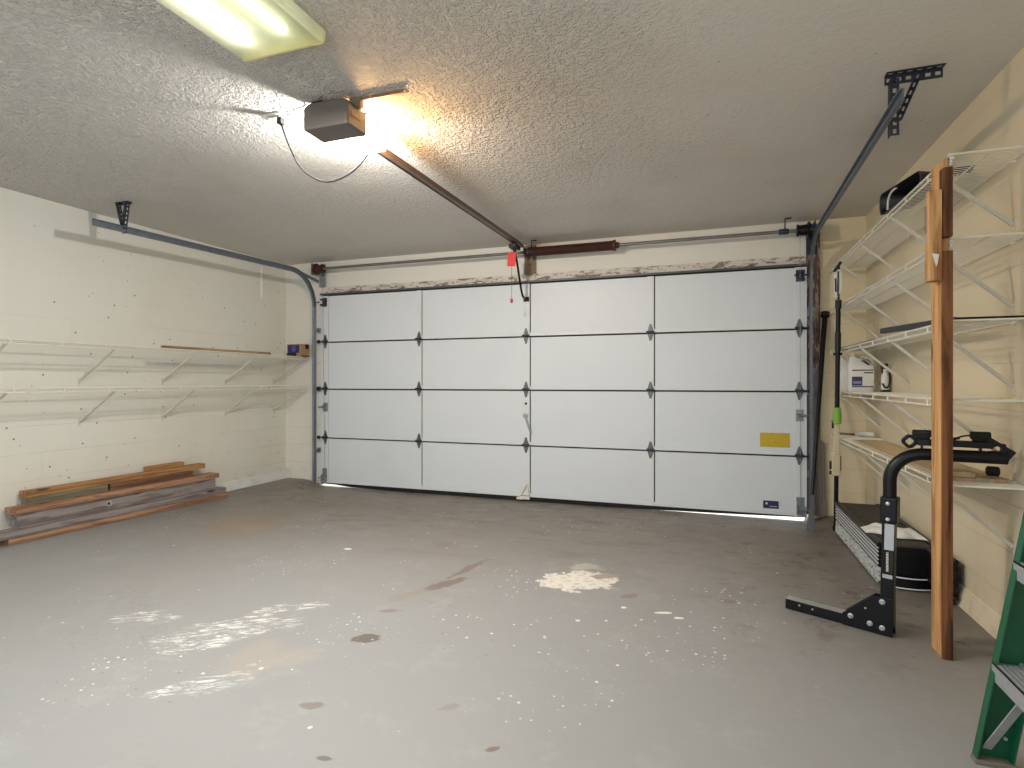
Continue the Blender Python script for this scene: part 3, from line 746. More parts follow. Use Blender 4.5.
f = MB(); f.box((cx - 0.10, FY1 - 0.001, ZC - 0.063), (FX1 - 0.02, FY1 + 0.0015, ZC - 0.057)); f.build('latch_seam', plain('seam', (150, 138, 84), .6), e_)
for x, c, st in ((FX0 + 0.115, (1.0, 1.0, 0.90), 6.5), (FX1 - 0.115, (0.92, 1.0, 0.74), 3.0)):
    f = MB(); f.tube([(x, FY0 + 0.04, ZC - 0.042), (x, FY1 - 0.10, ZC - 0.042)], 0.017, 14); f.build('tube', emit('fluorescent tube', c, st), cl, smooth=True)

fl_d = bpy.data.lights.new('fluorescent_light', 'AREA'); fl_d.shape = 'RECTANGLE'; fl_d.size = FX1 - FX0 - 0.04; fl_d.size_y = FY1 - FY0 - 0.06; fl_d.energy = 62.0; fl_d.color = (0.97, 0.99, 0.98)
fl_o = bpy.data.objects.new('fluorescent_light', fl_d); COL.objects.link(fl_o); fl_o.location = ((FX0 + FX1) / 2, (FY0 + FY1) / 2, ZC - 0.082)

# ------------------------------------------------------------------ wire shelves
def wire_shelf(label, group, xw, xf, y0, y1, z, braces, clips=True, endclip=None):
    """xw wall plane, xf front edge"""
    s_ = 1 if xf > xw else -1
    root = thing('wire_shelf', label, 'wire shelf', (xw, (y0 + y1) / 2, z), group)
    d = MB(); lip = 0.030
    n = int((y1 - y0) / 0.0254)
    xb = xw + s_ * 0.012
    for k in range(n + 1):
        y = y0 + (y1 - y0) * k / n
        d.tube([(xb, y, z), (xf, y, z)], 0.0019, 4, caps=False)
    for x, zz, r in ((xb, z - 0.003, 0.0034), (xf, z - 0.003, 0.0042), (xf, z - lip, 0.0042), (xb + (xf - xb) * 0.5, z - 0.004, 0.0034)):
        d.tube([(x, y0, zz), (x, y1, zz)], r, 6)
    for x, zz in ((xb, z - 0.003),): d.tube([(x, y0, zz), (xf, y0, zz)], 0.003, 6)
    k = y1 - 0.09
    while k > y0:
        d.tube([(xf, k, z), (xf, k, z - lip)], 0.0042, 6); k -= 0.311
    d.build('deck', WIREW, root)
    for y in braces:
        b = MB(); top = Vector((xf - s_ * 0.004, y, z - lip + 0.002)); bot_ = Vector((xw + s_ * 0.006, y, z - 0.275))
        b.beam(top, bot_, 0.014, 0.013, (0, 1, 0)); b.box((xw, y - 0.008, z - 0.31), (xw + s_ * 0.005, y + 0.008, z - 0.25)); b.tube([top + Vector((0, -0.008, 0)), top + Vector((0, 0.008, 0))], 0.006, 8)
        b.build('brace', BRACEW, root)
    k = y1 - 0.12
    while k > y0:
        c = MB(); c.box((xw, k - 0.009, z - 0.014), (xw + s_ * 0.016, k + 0.009, z + 0.006)); c.build('wall_clip', WIREW, root, bevel=0.002); k -= 0.45
    if endclip:
        c = MB(); c.box((xf - 0.002, endclip - 0.014, z - 0.042), (xf + 0.012, endclip + 0.014, z + 0.010)); c.box((xf - 0.002, endclip - 0.02, z - 0.02), (xf + 0.016, endclip + 0.02, z - 0.006)); c.build('post_clip', WHITEP, root, bevel=0.003)
    return root

LXF = -4.345
lb = [1.67, 2.39, 3.10, 3.82, 4.54, 5.22]
wire_shelf('upper white wire shelf on the left wall, holding a wood strip and a small box', 'left wall wire shelves', XL, LXF, 1.0, 5.30, 1.415, lb)
wire_shelf('lower empty white wire shelf on the left wall above the lumber', 'left wall wire shelves', XL, LXF, 1.0, 5.32, 1.09, lb)
RXF = 0.928
RZ = [2.07, 1.725, 1.385, 1.056, 0.705]
rl = ['topmost white wire shelf on the right wall, carrying a black tray',
      'second wire shelf from the top on the right wall, empty, above the black bar',
      'middle wire shelf on the right wall with thin black pieces lying on it',
      'fourth wire shelf down on the right wall, holding the white jugs',
      'lowest wire shelf on the right wall, covered with pale flat boards']
for l, z in zip(rl, RZ):
    wire_shelf(l, 'right wall wire shelves', XR, RXF, 2.80, 5.33, z, [2.97, 3.65, 4.32, 4.97], endclip=2.83)

# ------------------------------------------------------------------ wooden post in front of the right shelves
po = thing('wooden_post', 'upright reddish timber post of nailed studs standing before the right shelves', 'post', (0.90, 2.80, 0))
W_RED = wood('fir stud', (212, 166, 112), (140, 88, 52), 2, scale=.8)
W_DRK = wood('shaded fir stud grain', (132, 86, 54), (58, 34, 22), 2, scale=.7)  # dark grain, deepened with the shade of the post's front
f = MB(); f.box((0.884, 2.770, 0), (0.922, 2.880, 1.665)); f.build('stud', W_RED, po, bevel=0.004)
f = MB(); f.box((0.8845, 2.757, 0), (0.922, 2.7695, 1.665)); tag(f.build('shade_facing', W_DRK, po, bevel=0.002), 'dark streaky grain facing with shade in its colour')  # thin facing added to put the front side's shade into colour
f = MB(); f.prism([(0.884, 2.800, 1.665), (0.922, 2.800, 1.665), (0.922, 2.880, 1.665), (0.884, 2.880, 1.665)], (0, 0, 0.335))
f.prism([(0.884, 2.800, 2.0), (0.918, 2.800, 2.0), (0.918, 2.800, 2.062), (0.884, 2.800, 2.035)], (0, 0.080, 0)); f.build('upper_stud', W_RED, po, bevel=0.003)
f = MB(); f.box((0.888, 2.757, 1.722), (0.922, 2.799, 2.005)); f.build('splice_stud', W_DRK, po, bevel=0.003)
f = MB(); f.box((0.840, 2.752, 1.545), (0.8835, 2.792, 1.915)); f.box((0.842, 2.792, 1.545), (0.8835, 2.815, 1.71)); f.build('side_block', W_RED, po, bevel=0.003)
f = MB(); f.box((0.8405, 2.793, 1.75), (0.8450, 2.812, 1.86)); f.box((0.845, 2.793, 1.74), (0.883, 2.796, 1.87)); f.build('metal_tie', STEEL, po)
f = MB(); f.prism([(0.848, 2.7515, 1.655), (0.872, 2.7515, 1.65), (0.866, 2.7515, 1.61), (0.862, 2.7515, 1.60)], (0, -0.002, 0)); f.build('torn_tape', PAPER, po)

# ------------------------------------------------------------------ lumber by the left wall
def W(name, a, b): return wood(name, a, b, 1, True)
B_RED = W('reddish board', (178, 138, 108), (122, 86, 66)); B_GREY = W('weathered grey board', (152, 142, 138), (98, 88, 86)); B_TAN = W('tan board', (178, 134, 88), (122, 84, 52)); B_BRN = W('brown board', (132, 98, 78), (84, 58, 46)); B_GRN = W('grey green board', (132, 124, 104), (96, 88, 72))
G = 'boards stacked by the left wall'
def board(label, xa, xb, dx, y0, y1, z0, z1, m):
    """front edge xa at y0 and xa+dx at y1; back edge xb likewise"""
    b = MB(); b.prism([(xb, y0, z0), (xa, y0, z0), (xa, y0, z1), (xb, y0, z1)], (dx, y1 - y0, 0))
    o = b.build('board', m, bevel=0.003); recenter(o, ((xa + xb) / 2, (y0 + y1) / 2, z0)); tag(o, label, 'board', G); return o
board('reddish bottom board of the stack, lying flat on the concrete floor', -4.565, -4.70, 0.075, 2.52, 4.33, 0.001, 0.043, B_RED)
board('grey weathered flat board second from the bottom, reaching furthest left', -4.575, -4.70, 0.075, 2.20, 4.31, 0.044, 0.096, B_GREY)
gbd = board('thick grey board on edge with a knot and an orange cut end', -4.600, -4.69, 0.06, 2.60, 4.22, 0.097, 0.198, B_GREY)
k_ = MB(); k_.lathe((-4.579, 3.22, 0.152), [(0.026, 0), (0.022, 0.0035)], (1, -0.035, 0), 16); kn = k_.build('knot', plain('knot ring', (176, 166, 160), .8), gbd)
k_ = MB(); k_.lathe((-4.5765, 3.215, 0.152), [(0.012, 0), (0.010, 0.003)], (1, -0.035, 0), 12); k_.build('knot_hole', RUBBER, kn)
board('reddish board lying flat on the thick grey board with the knot', -4.585, -4.71, 0.06, 2.575, 4.25, 0.199, 0.244, B_RED)
board('dull grey green board tucked just under the left half of the top board', -4.640, -4.715, 0.02, 2.68, 3.24, 0.245, 0.298, B_GRN)
board('brown board just under the right half of the top board', -4.620, -4.715, 0.02, 3.26, 4.02, 0.245, 0.298, B_BRN)
board('long tan board along the top of the stack below the short offcut', -4.635, -4.715, 0.02, 2.665, 4.17, 0.299, 0.345, B_TAN)
board('short tan offcut lying on top of the stack by the wall', -4.660, -4.725, 0.0, 3.62, 3.98, 0.346, 0.384, B_TAN)

# things on the left upper shelf
b = MB(); b.box((-4.405, 3.53, 1.418), (-4.365, 4.76, 1.440)); o = b.build('wood_strip', W('pale strip', (176, 146, 108), (116, 86, 60)), bevel=0.002)
recenter(o, (-4.385, 4.15, 1.418)); tag(o, 'thin wood strip lying along the front of the upper left wire shelf', 'wood strip')
cb = thing('cardboard_box', 'small brown cardboard box with a purple print on the upper left shelf', 'box', (-4.42, 5.24, 1.418))
b = MB(); b.box((-4.515, 5.17, 1.418), (-4.325, 5.315, 1.555)); b.build('carton', CARD, cb, bevel=0.003)
b = MB(); b.box((-4.505, 5.1685, 1.455), (-4.345, 5.1700, 1.545)); b.build('dark_print', NAVY, cb)
b = MB(); b.lathe((-4.42, 5.1686, 1.505), [(0.036, 0), (0.036, 0.0012)], (0, -1, 0), 14); b.build('purple_print', PURPLE, cb)
b = MB(); b.box((-4.517, 5.1682, 1.4185), (-4.385, 5.1702, 1.455)); b.build('black_patch', BLACKPL, cb)
b = MB(); b.box((-4.325, 5.245, 1.505), (-4.3235, 5.30, 1.557)); b.build('black_patch', BLACKPL, cb)
b = MB(); b.box((-4.325, 5.17, 1.4185), (-4.3235, 5.316, 1.428)); b.build('black_patch', BLACKPL, cb)
b = MB(); b.box((XL, 5.025, 2.075), (XL + 0.012, 5.05, 2.42)); o = b.build('wall_strip', plain('bright white strip', (244, 243, 238), .5), bevel=0.002); recenter(o, (XL, 5.04, 2.075)); tag(o, 'narrow white strip fixed upright high on the left wall near the corner', 'strip')

# ------------------------------------------------------------------ things on the right shelves
tr = thing('plastic_tray', 'black plastic tray with a sloping rim and pale handle on the top right shelf', 'tray', (1.06, 3.5, 2.072))
b = MB()
def ring(x, sc, dz=0.0):
    out = []
    for py, pz in rrect(0.72, 0.13, 0.055, 6):
        y = 3.565 + py * sc; q = 0.5 + (pz * sc) / 0.13; k = y - 3.205
        lo_, hi_ = 2.076 + k * 0.055, 2.150 + k * 0.135
        out.append((x, y, lo_ + (hi_ - lo_) * q))
    return out
rings = [ring(1.07, 0.80), ring(0.965, 0.96), ring(0.945, 1.0), ring(0.945, 0.93), ring(0.968, 0.90), ring(1.063, 0.76)]
vr = [[b.bm.verts.new(p) for p in r] for r in rings]
for i in range(len(vr) - 1):
    for k in range(len(vr[0])):
        j = (k + 1) % len(vr[0]); b.bm.faces.new((vr[i][k], vr[i][j], vr[i + 1][j], vr[i + 1][k]))
b.bm.faces.new(vr[0][::-1]); b.bm.faces.new(vr[-1])
b.build('tray_body', BLACKPL, tr, smooth=True)
b = MB(); b.tube(bez([(0.962, 3.82, 2.13), (0.958, 3.79, 2.18), (0.958, 3.73, 2.205), (0.962, 3.66, 2.205)], 6), 0.006, 8); tag(b.build('handle', WHITEP, tr, smooth=True), 'pale curved handle')
br = thing('scrub_brush', 'small black striped brush on the top right shelf behind the post', 'brush', (1.05, 3.10, 2.073))
b = MB(); b.tube([(0.955, 3.17, 2.082), (1.02, 3.115, 2.084)], 0.006, 8); b.build('brush_handle', BLACKPL, br)
b = MB()
for k in range(6): b.box((1.012 + k * 0.015, 3.075 - k * 0.004, 2.0725), (1.019 + k * 0.015, 3.115 - k * 0.004, 2.092))
b.beam((1.005, 3.096, 2.094), (1.105, 3.070, 2.094), 0.03, 0.006); b.build('bristles', RUBBER, br)

def single(name, mb, mat, label, cat, base, group=None, bevel=0.002, smooth=False):
    o = mb.build(name, mat, bevel=bevel, smooth=smooth); recenter(o, base); return tag(o, label, cat, group)
b = MB(); b.box((0.945, 4.06, 1.389), (1.15, 5.20, 1.397)); single('plastic_sheet', b, BLACKPL, 'thin flat black sheet on the middle right shelf above the white jugs', 'sheet', (1.05, 4.6, 1.389))
b = MB(); b.beam((0.985, 4.02, 1.442), (1.02, 3.05, 1.405), 0.03, 0.032); single('black_bar', b, BLACK, 'tapering black bar leaning along the middle right shelf left of the post', 'bar', (1.0, 3.5, 1.389), bevel=0.003)
b = MB(); b.box((0.955, 2.835, 1.389), (1.195, 2.885, 1.399)); single('black_strip', b, BLACK, 'thin black strip across the end of the middle shelf right of the post', 'strip', (1.07, 2.86, 1.389))

def jug(label, x, y, z, rz, labelled):
    r = thing('plastic_jug', label, 'jug', (x, y, z), 'white jugs on the right shelf')
    R = Matrix.Rotation(rz, 3, 'Z')
    def tr_(p): return R @ Vector((p[0], p[1], 0)) + Vector((x, y, z + p[2]))
    b = MB(); w_, d_ = 0.175, 0.13
    lv = [(0.92, 0.0, 0.0), (1.0, 0.012, 0.0), (1.0, 0.17, 0.0), (0.97, 0.195, 0.0), (0.62, 0.235, -0.024), (0.30, 0.252, -0.05), (0.24, 0.262, -0.052)]
    rg = []
    for s_, h_, ox in lv:
        rg.append([b.bm.verts.new(tr_((ox + px * s_, py * (s_ if s_ > .5 else .5), h_))) for px, py in rrect(w_, d_, 0.03, 4)])
    for i in range(len(rg) - 1):
        for k in range(len(rg[0])):
            j = (k + 1) % len(rg[0]); b.bm.faces.new((rg[i][k], rg[i][j], rg[i + 1][j], rg[i + 1][k]))
    b.bm.faces.new(rg[0][::-1]); b.bm.faces.new(rg[-1]); b.build('bottle', WHITEP, r, smooth=True)
    b = MB(); b.lathe(tr_((-0.052, 0, 0.262)), [(0.020, 0), (0.022, 0.004), (0.022, 0.02), (0.018, 0.023)], (0, 0, 1), 16); b.build('cap', WHITEP, r, smooth=True)
    b = MB(); b.tube([tr_(p) for p in ((-0.02, 0, 0.246), (0.02, 0, 0.262), (0.060, 0, 0.245), (0.082, 0, 0.20), (0.084, 0, 0.165))], 0.011, 8); b.build('grip', WHITEP, r, smooth=True)
    b = MB(); b.prism([tr_(p) for p in ((-0.005, -0.0595, 0.232), (0.018, -0.0615, 0.232), (0.058, -0.066, 0.196), (0.040, -0.066, 0.196))], R @ Vector((0, -0.002, 0))); b.build('handle_hole', BLACKPL, r)
    if labelled:
        def pl(x0, x1, z0, z1, e, m, nm):
            b = MB(); b.prism([tr_((x0, -0.0655, z0)), tr_((x1, -0.0655, z0)), tr_((x1, -0.0655, z1)), tr_((x0, -0.0655, z1))], R @ Vector((0, -e, 0))); return b.build(nm, m, r)
        pl(-0.062, 0.078, 0.032, 0.165, 0.0008, PAPER, 'label')
        pl(-0.060, 0.076, 0.155, 0.163, 0.0016, BLACKPL, 'label_band'); pl(0.015, 0.074, 0.136, 0.145, 0.0016, BLACKPL, 'label_band'); pl(-0.060, 0.076, 0.034, 0.042, 0.0016, NAVY, 'label_band')
        pl(-0.060, 0.006, 0.045, 0.112, 0.0016, NAVY, 'label_picture')
        pl(-0.052, 0.0, 0.060, 0.078, 0.0022, plain('violet print', (150, 132, 176), .6, 0, .8, 60, (70, 60, 120)), 'label_picture')
    return r
jug('white plastic jug with a printed label, frontmost on the fourth right shelf', 1.052, 4.86, 1.058, -0.18, True)
jug('plain white plastic jug half hidden behind the black pole and the labelled jug', 1.03, 5.17, 1.058, -0.15, False)
sb = thing('spray_bottle', 'small white bottle with a dark trigger beside the labelled jug', 'bottle', (1.172, 4.72, 1.058))
b = MB(); b.lathe((1.172, 4.72, 1.058), [(0.024, 0), (0.026, 0.006), (0.026, 0.11), (0.012, 0.15), (0.011, 0.165)], (0, 0, 1), 16); b.build('bottle', WHITEP, sb, smooth=True)
b = MB(); b.lathe((1.172, 4.72, 1.223), [(0.014, 0), (0.014, 0.02), (0.01, 0.022)], (0, 0, 1), 12); b.box((1.145, 4.71, 1.24), (1.188, 4.73, 1.262)); b.beam((1.150, 4.72, 1.24), (1.156, 4.72, 1.19), 0.006, 0.01); b.build('trigger', BLACKPL, sb)
b = MB(); b.tube(bez([(1.150, 4.695, 1.12), (1.165, 4.69, 1.09), (1.19, 4.695, 1.105), (1.197, 4.70, 1.16), (1.192, 4.70, 1.20)], 6), 0.006, 6); b.box((1.147, 4.692, 1.0585), (1.197, 4.748, 1.074)); b.build('dark_band', BLACKPL, sb)

BOARDB = wood('pale flat board', (206, 186, 150), (170, 146, 112), 1, False, 1.0, .6)
BOARDC = wood('grey pale board', (190, 172, 142), (140, 118, 92), 1, False, 1.0, .7)
b = MB(); b.box((0.95, 2.90, 0.708), (1.17, 3.62, 0.724)); single('flat_board', b, BOARDC, 'pale flat board on the lowest right shelf beneath the black rack arm', 'board', (1.06, 3.2, 0.708), 'boards on the lowest right shelf')
b = MB(); b.box((0.945, 3.66, 0.708), (1.15, 4.62, 0.720)); single('flat_board', b, BOARDB, 'beige flat board on the lowest right shelf above the ribbed platform', 'board', (1.05, 4.1, 0.708), 'boards on the lowest right shelf')
b = MB(); b.beam((1.0, 2.90, 0.737), (1.10, 3.50, 0.737), 0.09, 0.022); single('flat_board', b, BOARDC, 'narrow brownish offcut lying on the pale board beside the post', 'board', (1.05, 3.2, 0.726), 'boards on the lowest right shelf')
b = MB(); b.beam((0.955, 5.19, 0.716), (1.06, 5.12, 0.716), 0.03, 0.014); single('stick', b, wood('brown stick', (128, 112, 88), (92, 76, 56), 0, False), 'short brown stick at the far end of the lowest right shelf', 'stick', (1.0, 5.15, 0.709))
b = MB(); b.tube([(1.075, 5.03, 0.729), (1.165, 4.96, 0.729)], 0.020, 14); single('paper_roll', b, PAPER, 'small beige roll at the far end of the lowest right shelf', 'roll', (1.12, 5.0, 0.709), smooth=True, bevel=0)
b = MB(); b.lathe((1.128, 2.955, 0.750), [(0.012, -0.024), (0.021, -0.018), (0.021, 0.018), (0.012, 0.024)], (0.9, -0.3, 0), 16); single('rubber_cap', b, RUBBER, 'small round black rubber cap on the lowest shelf under the rack arm', 'cap', (1.128, 2.955, 0.729), smooth=True, bevel=0)

# ------------------------------------------------------------------ ribbed platform and cloth
pf = thing('platform', 'long low black platform with ribbed sides and grey top along the right wall', 'platform', (1.02, 4.2, 0))
PX0, PX1, PY0, PY1, PZ = 0.868, 1.165, 3.64, 4.80, 0.232
b = MB(); b.box((PX0 + 0.02, PY0, 0.0), (PX1 - 0.02, PY1, PZ - 0.012)); b.build('body', BLACK, pf, bevel=0.006)
b = MB(); b.box((PX0 + 0.035, PY0 + 0.008, PZ - 0.012), (PX1 - 0.035, PY1 - 0.004, PZ)); tag(b.build('top_mat', BELT, pf, bevel=0.002), 'dark grey flat mat')
for xs in (PX0 + 0.016, PX1 - 0.016):
    b = MB(); b.box((xs - 0.018, PY0, PZ - 0.02), (xs + 0.018, PY1 + 0.006, PZ + 0.006)); b.build('side_rim', BLACK, pf, bevel=0.005)
RIBL = plain('pale rib edge and highlight', (238, 240, 242), .35, 0.0, .2)
for s_, xs in ((-1, PX0 + 0.018), (1, PX1 - 0.018)):
    for k in range(5):
        z = 0.112 + k * 0.0215
        b = MB(); b.tube([(xs + s_ * (0.006), PY0, z), (xs + s_ * (0.006), PY1, z)], 0.0095, 8); rb_ = b.build('rib', BLACK, pf, smooth=True)
        if s_ < 0:
            b = MB(); b.beam((xs - 0.0135, PY0 + 0.01, z + 0.0085), (xs - 0.0135, PY1 - 0.01, z + 0.0085), 0.006, 0.0055); b.build('rib_edge_highlight', RIBL, rb_)  # pale strip draws the rib edge together with its highlight
b = MB(); b.prism([(PX0 + 0.018, PY0 + 0.005, 0.012), (PX0 + 0.0, PY0 + 0.005, 0.015), (PX0 + 0.004, PY0 + 0.005, 0.098), (PX0 + 0.02, PY0 + 0.005, 0.100)], (0, PY1 - PY0 - 0.02, 0)); tag(b.build('skirt', SKIRT, pf), 'silver speckled lower strip')
# bowed front apron with two pale edges, and the longer right-hand runner
arc = [(PX0 + 0.02 + (PX1 - 0.04 - PX0) * k / 10, PY0 - 0.035 * math.sin(PI * k / 10) - 0.012) for k in range(11)]
b = MB(); b.prism([(x, y, 0.012) for x, y in arc] + [(PX1 - 0.02, PY0 + 0.01, 0.012), (PX0 + 0.02, PY0 + 0.01, 0.012)], (0, 0, 0.058)); b.build('front_apron', BLACK, pf, bevel=0.004)
for z in (0.012, 0.068):
    b = MB(); b.tube([(x, y - 0.002, z) for x, y in arc], 0.0035, 6); b.build('apron_edge', RIBL, pf)
b = MB(); b.box((PX1 - 0.075, 3.44, 0.05), (PX1 + 0.0, PY0 + 0.01, PZ - 0.006)); b.box((PX1 - 0.07, 3.43, 0.028), (PX1 + 0.008, 3.56, 0.05))
for k in range(5): b.tube([(PX1 + 0.002, 3.45, 0.085 + k * 0.033), (PX1 + 0.002, PY0, 0.085 + k * 0.033)], 0.014, 8)
b.build('runner', BLACK, pf, bevel=0.005)
b = MB(); b.tube([(PX1 - 0.04, 3.50, 0.012), (PX1 - 0.04, 3.50, 0.05)], 0.012, 8); b.box((PX1 - 0.06, 3.445, 0.0), (PX1 - 0.005, 3.55, 0.014)); b.build('foot', RUBBER, pf)
# crumpled cloth
b = MB(); NX, NY = 26, 12; g = []
for i in range(NX + 1):
    row = []
    for j in range(NY + 1):
        u_, v_ = i / NX, j / NY
        x = 0.858 + 0.285 * u_ ; y = 3.92 - 0.10 * u_ + (v_ - 0.5) * (0.16 - 0.05 * abs(u_ - 0.5)) + 0.018 * math.sin(u_ * 9)
        hgt = 0.012 + 0.016 * abs(math.sin(u_ * 7.3 + v_ * 3.1)) + 0.012 * math.sin(v_ * 5.7 + u_ * 11) ** 2
        edge = min(1, 6 * min(u_, 1 - u_, v_, 1 - v_))
        zz = PZ + 0.007 + hgt * edge
        row.append(b.bm.verts.new((x, y, zz)))
    g.append(row)
for i in range(NX):
    for j in range(NY): b.bm.faces.new((g[i][j], g[i + 1][j], g[i + 1][j + 1], g[i][j + 1]))
o = b.build('cloth', CLOTH, smooth=True); sm = o.modifiers.new('thick', 'SOLIDIFY'); sm.thickness = 0.003; sm.offset = 1
recenter(o, (0.99, 3.87, PZ + 0.007)); tag(o, 'crumpled white cloth lying across the grey top of the ribbed platform', 'cloth')

# ------------------------------------------------------------------ pole saw, leaning pole
ps = thing('pole_saw', 'black extendable pole saw with a green collar standing upright by the far shelf ends', 'pole saw', (0.892, 4.875, 0))
pa, pb = Vector((0.889, 4.885, 0.0)), Vector((0.888, 4.765, 2.02))
def pp(z): return pa + (pb - pa) * (z / 2.02)
b = MB(); b.tube([pp(0.02), pp(0.43)], 0.0155, 12); b.build('lower_tube', BLACK, ps, smooth=True)
b = MB(); b.tube([pp(0.0), pp(0.03)], 0.021, 12); b.build('end_foot', RUBBER, ps)
b = MB(); b.box(pp(0.42) + Vector((-0.034, -0.026, 0)), pp(0.60) + Vector((0.024, 0.026, 0))); b.box(pp(0.58) + Vector((-0.022, -0.02, 0)), pp(0.82) + Vector((0.018, 0.02, 0))); tag(b.build('motor_grip', BEIGEPL, ps, bevel=0.008, seg=3), 'beige grip housing')
b = MB(); b.box(pp(0.47) + Vector((-0.046, -0.012, 0)), pp(0.53) + Vector((-0.030, 0.012, 0))); b.box(pp(0.43) + Vector((-0.046, -0.012, 0)), pp(0.455) + Vector((-0.030, 0.012, 0))); b.box(pp(0.46) + Vector((0.022, -0.015, 0)), pp(0.57) + Vector((0.030, 0.015, 0))); b.box(pp(0.78) + Vector((-0.034, -0.008, 0)), pp(0.84) + Vector((-0.022, 0.008, 0))); b.build('trigger', BLACKPL, ps)
b = MB(); b.lathe(pp(0.815), [(0.022, 0), (0.030, 0.004), (0.030, 0.085), (0.024, 0.12), (0.018, 0.124)], pb - pa, 16); tag(b.build('collar', GREENPL, ps, smooth=True), 'bright green collar')
b = MB(); b.tube([pp(0.93), pp(1.72)], 0.0165, 12); b.build('upper_tube', BLACK, ps, smooth=True)
b = MB(); b.tube([pp(1.36), pp(1.50)], 0.021, 12); b.tube([pp(1.34) + Vector((-0.03, 0, 0)), pp(1.34) + Vector((0.028, 0, 0))], 0.010, 8); b.build('clamp', BLACKPL, ps, smooth=True)
b = MB(); b.tube([pp(1.68), pp(1.74)], 0.022, 12); b.tube([pp(1.70), pp(2.0)], 0.008, 8); b.beam(pp(1.96) + Vector((-0.03, 0, -0.01)), pp(2.02) + Vector((0.014, 0, 0)), 0.03, 0.02); b.build('saw_head', BLACKPL, ps)
b = MB(); hp = [(-0.028, 1.88), (-0.020, 1.76), (-0.005, 1.755), (0.006, 1.78), (0.024, 1.81), (0.026, 1.93), (0.014, 1.965), (-0.024, 1.965)]
b.prism([pp(z) + Vector((x - 0.004, -0.010, 0)) for x, z in hp], (0, 0.02, 0)); b.build('blade_guard', WHITEP, ps, bevel=0.004)
b = MB(); b.beam(pp(1.90) + Vector((-0.024, -0.013, 0)), pp(1.80) + Vector((-0.020, -0.013, 0)), 0.004, 0.010, (1, 0, 0)); b.beam(pp(1.95) + Vector((-0.006, -0.013, 0)), pp(1.77) + Vector((-0.006, -0.013, 0)), 0.004, 0.010, (1, 0, 0)); b.build('blade', DARKST, ps)

lp = thing('pole', 'thin black pole with a flared grey foot leaning by the right door jamb', 'pole', (0.70, 4.80, 0))
qa, qb = Vector((0.700, 4.805, 0.0)), Vector((0.905, YF - 0.02, 1.725))
def qq(t_): return qa + (qb - qa) * t_
b = MB(); b.tube([qq(0.10), qq(0.985)], 0.013, 10, r2=0.021); b.build('shaft', BLACK, lp, smooth=True)
b = MB(); b.tube([qq(0.975) + Vector((0, -0.006, 0)), qq(0.995) + Vector((0, -0.006, 0))], 0.034, 14); b.build('top_cap', BLACKPL, lp, smooth=True)
b = MB(); fl = [qq(0.001) + Vector((-0.030, 0, 0.0)), qq(0.001) + Vector((0.034, 0, 0.006)), qq(0.07) + Vector((0.020, 0, 0)), qq(0.15) + Vector((0.013, 0, 0)), qq(0.15) + Vector((-0.013, 0, 0)), qq(0.07) + Vector((-0.018, 0, 0))]
b.prism([p + Vector((0, -0.018, 0.001)) for p in fl], (0, 0.004, 0)); tag(b.build('flared_foot', plain('grey steel blade', (96, 96, 104), .45, .5), lp), 'flared grey metal foot')

gb = MB(); gb.prism([(0.832, 5.372, 0.0), (0.900, 5.372, 0.0), (0.894, 5.388, 0.62), (0.836, 5.388, 0.66)], (0, -0.016, 0)); single('grey_board', gb, wood('grey old board', (136, 126, 120), (104, 94, 88), 2, False), 'worn grey board standing against the foot of the right door jamb', 'board', (0.866, 5.37, 0), bevel=0.002)

# ------------------------------------------------------------------ hitch bike rack
rk = thing('bike_rack', 'black L-shaped hitch bike rack standing on the floor beside the timber post', 'bike rack', (0.740, 2.95, 0))
C0 = Vector((0.738, 2.950, 0)); EB = Vector((0.356, 3.140, 0)); bd = (EB - C0).normalized(); bn = Vector((bd.y, -bd.x, 0)).normalized()
if bn.y > 0: bn = -bn                                                     # towards the camera
def rp(s_, z, off=0.0): return C0 + bd * s_ + Vector((0, 0, z)) + bn * off
L_ = (EB - C0).length
b = MB(); b.beam(rp(-0.02, 0.026), rp(L_, 0.026), 0.050, 0.050); b.build('hitch_bar', BLACK, rk, bevel=0.004)
b = MB(); b.beam(rp(0.10, 0.0515), rp(L_ - 0.002, 0.0515), 0.050, 0.0012); tag(b.build('pale_top', ALU, rk), 'pale strip along the bar top')  # thin pale strip over the top of the hitch bar
b = MB(); pl = [rp(-0.028, 0.002), rp(0.17, 0.002), rp(0.17, 0.056), rp(0.05, 0.165), rp(-0.028, 0.170)]
b.prism([p + bn * 0.026 for p in pl], bn * 0.006); b.prism([p - bn * 0.032 for p in pl], bn * 0.006); b.build('gusset_plate', BLACK, rk, bevel=0.002)
for s_, z in ((0.010, 0.150), (0.135, 0.052), (0.058, 0.040), (0.010, 0.034)):
    b = MB(); b.lathe(rp(s_, z, 0.032), [(0.012, 0), (0.012, 0.002), (0.008, 0.004), (0.007, 0.010)], bn, 14); tag(b.build('bolt', ALU, rk, smooth=True), 'bright bolt head')
for s_, z in ((0.075, 0.105), (0.30, 0.032), (0.36, 0.034)):
    b = MB(); b.lathe(rp(s_, z, 0.0325 if s_ < 0.2 else 0.0255), [(0.0045, 0), (0.0045, 0.0012)], bn, 10); b.build('pin_hole', ALU, rk)
top_s = -0.012
b = MB(); b.beam(rp(-0.002, 0.03), rp(top_s, 0.545), 0.050, 0.050, bn); b.build('mast', BLACK, rk, bevel=0.005)
ad = Vector((0.405, -0.062, 0)).normalized(); an = Vector((ad.y, -ad.x, 0))
if an.y > 0: an = -an
A0 = rp(top_s, 0.60)
R_ = 0.125; zt = 0.815
pts = [A0 + Vector((0, 0, -0.07)), A0 + Vector((0, 0, 0.03))]
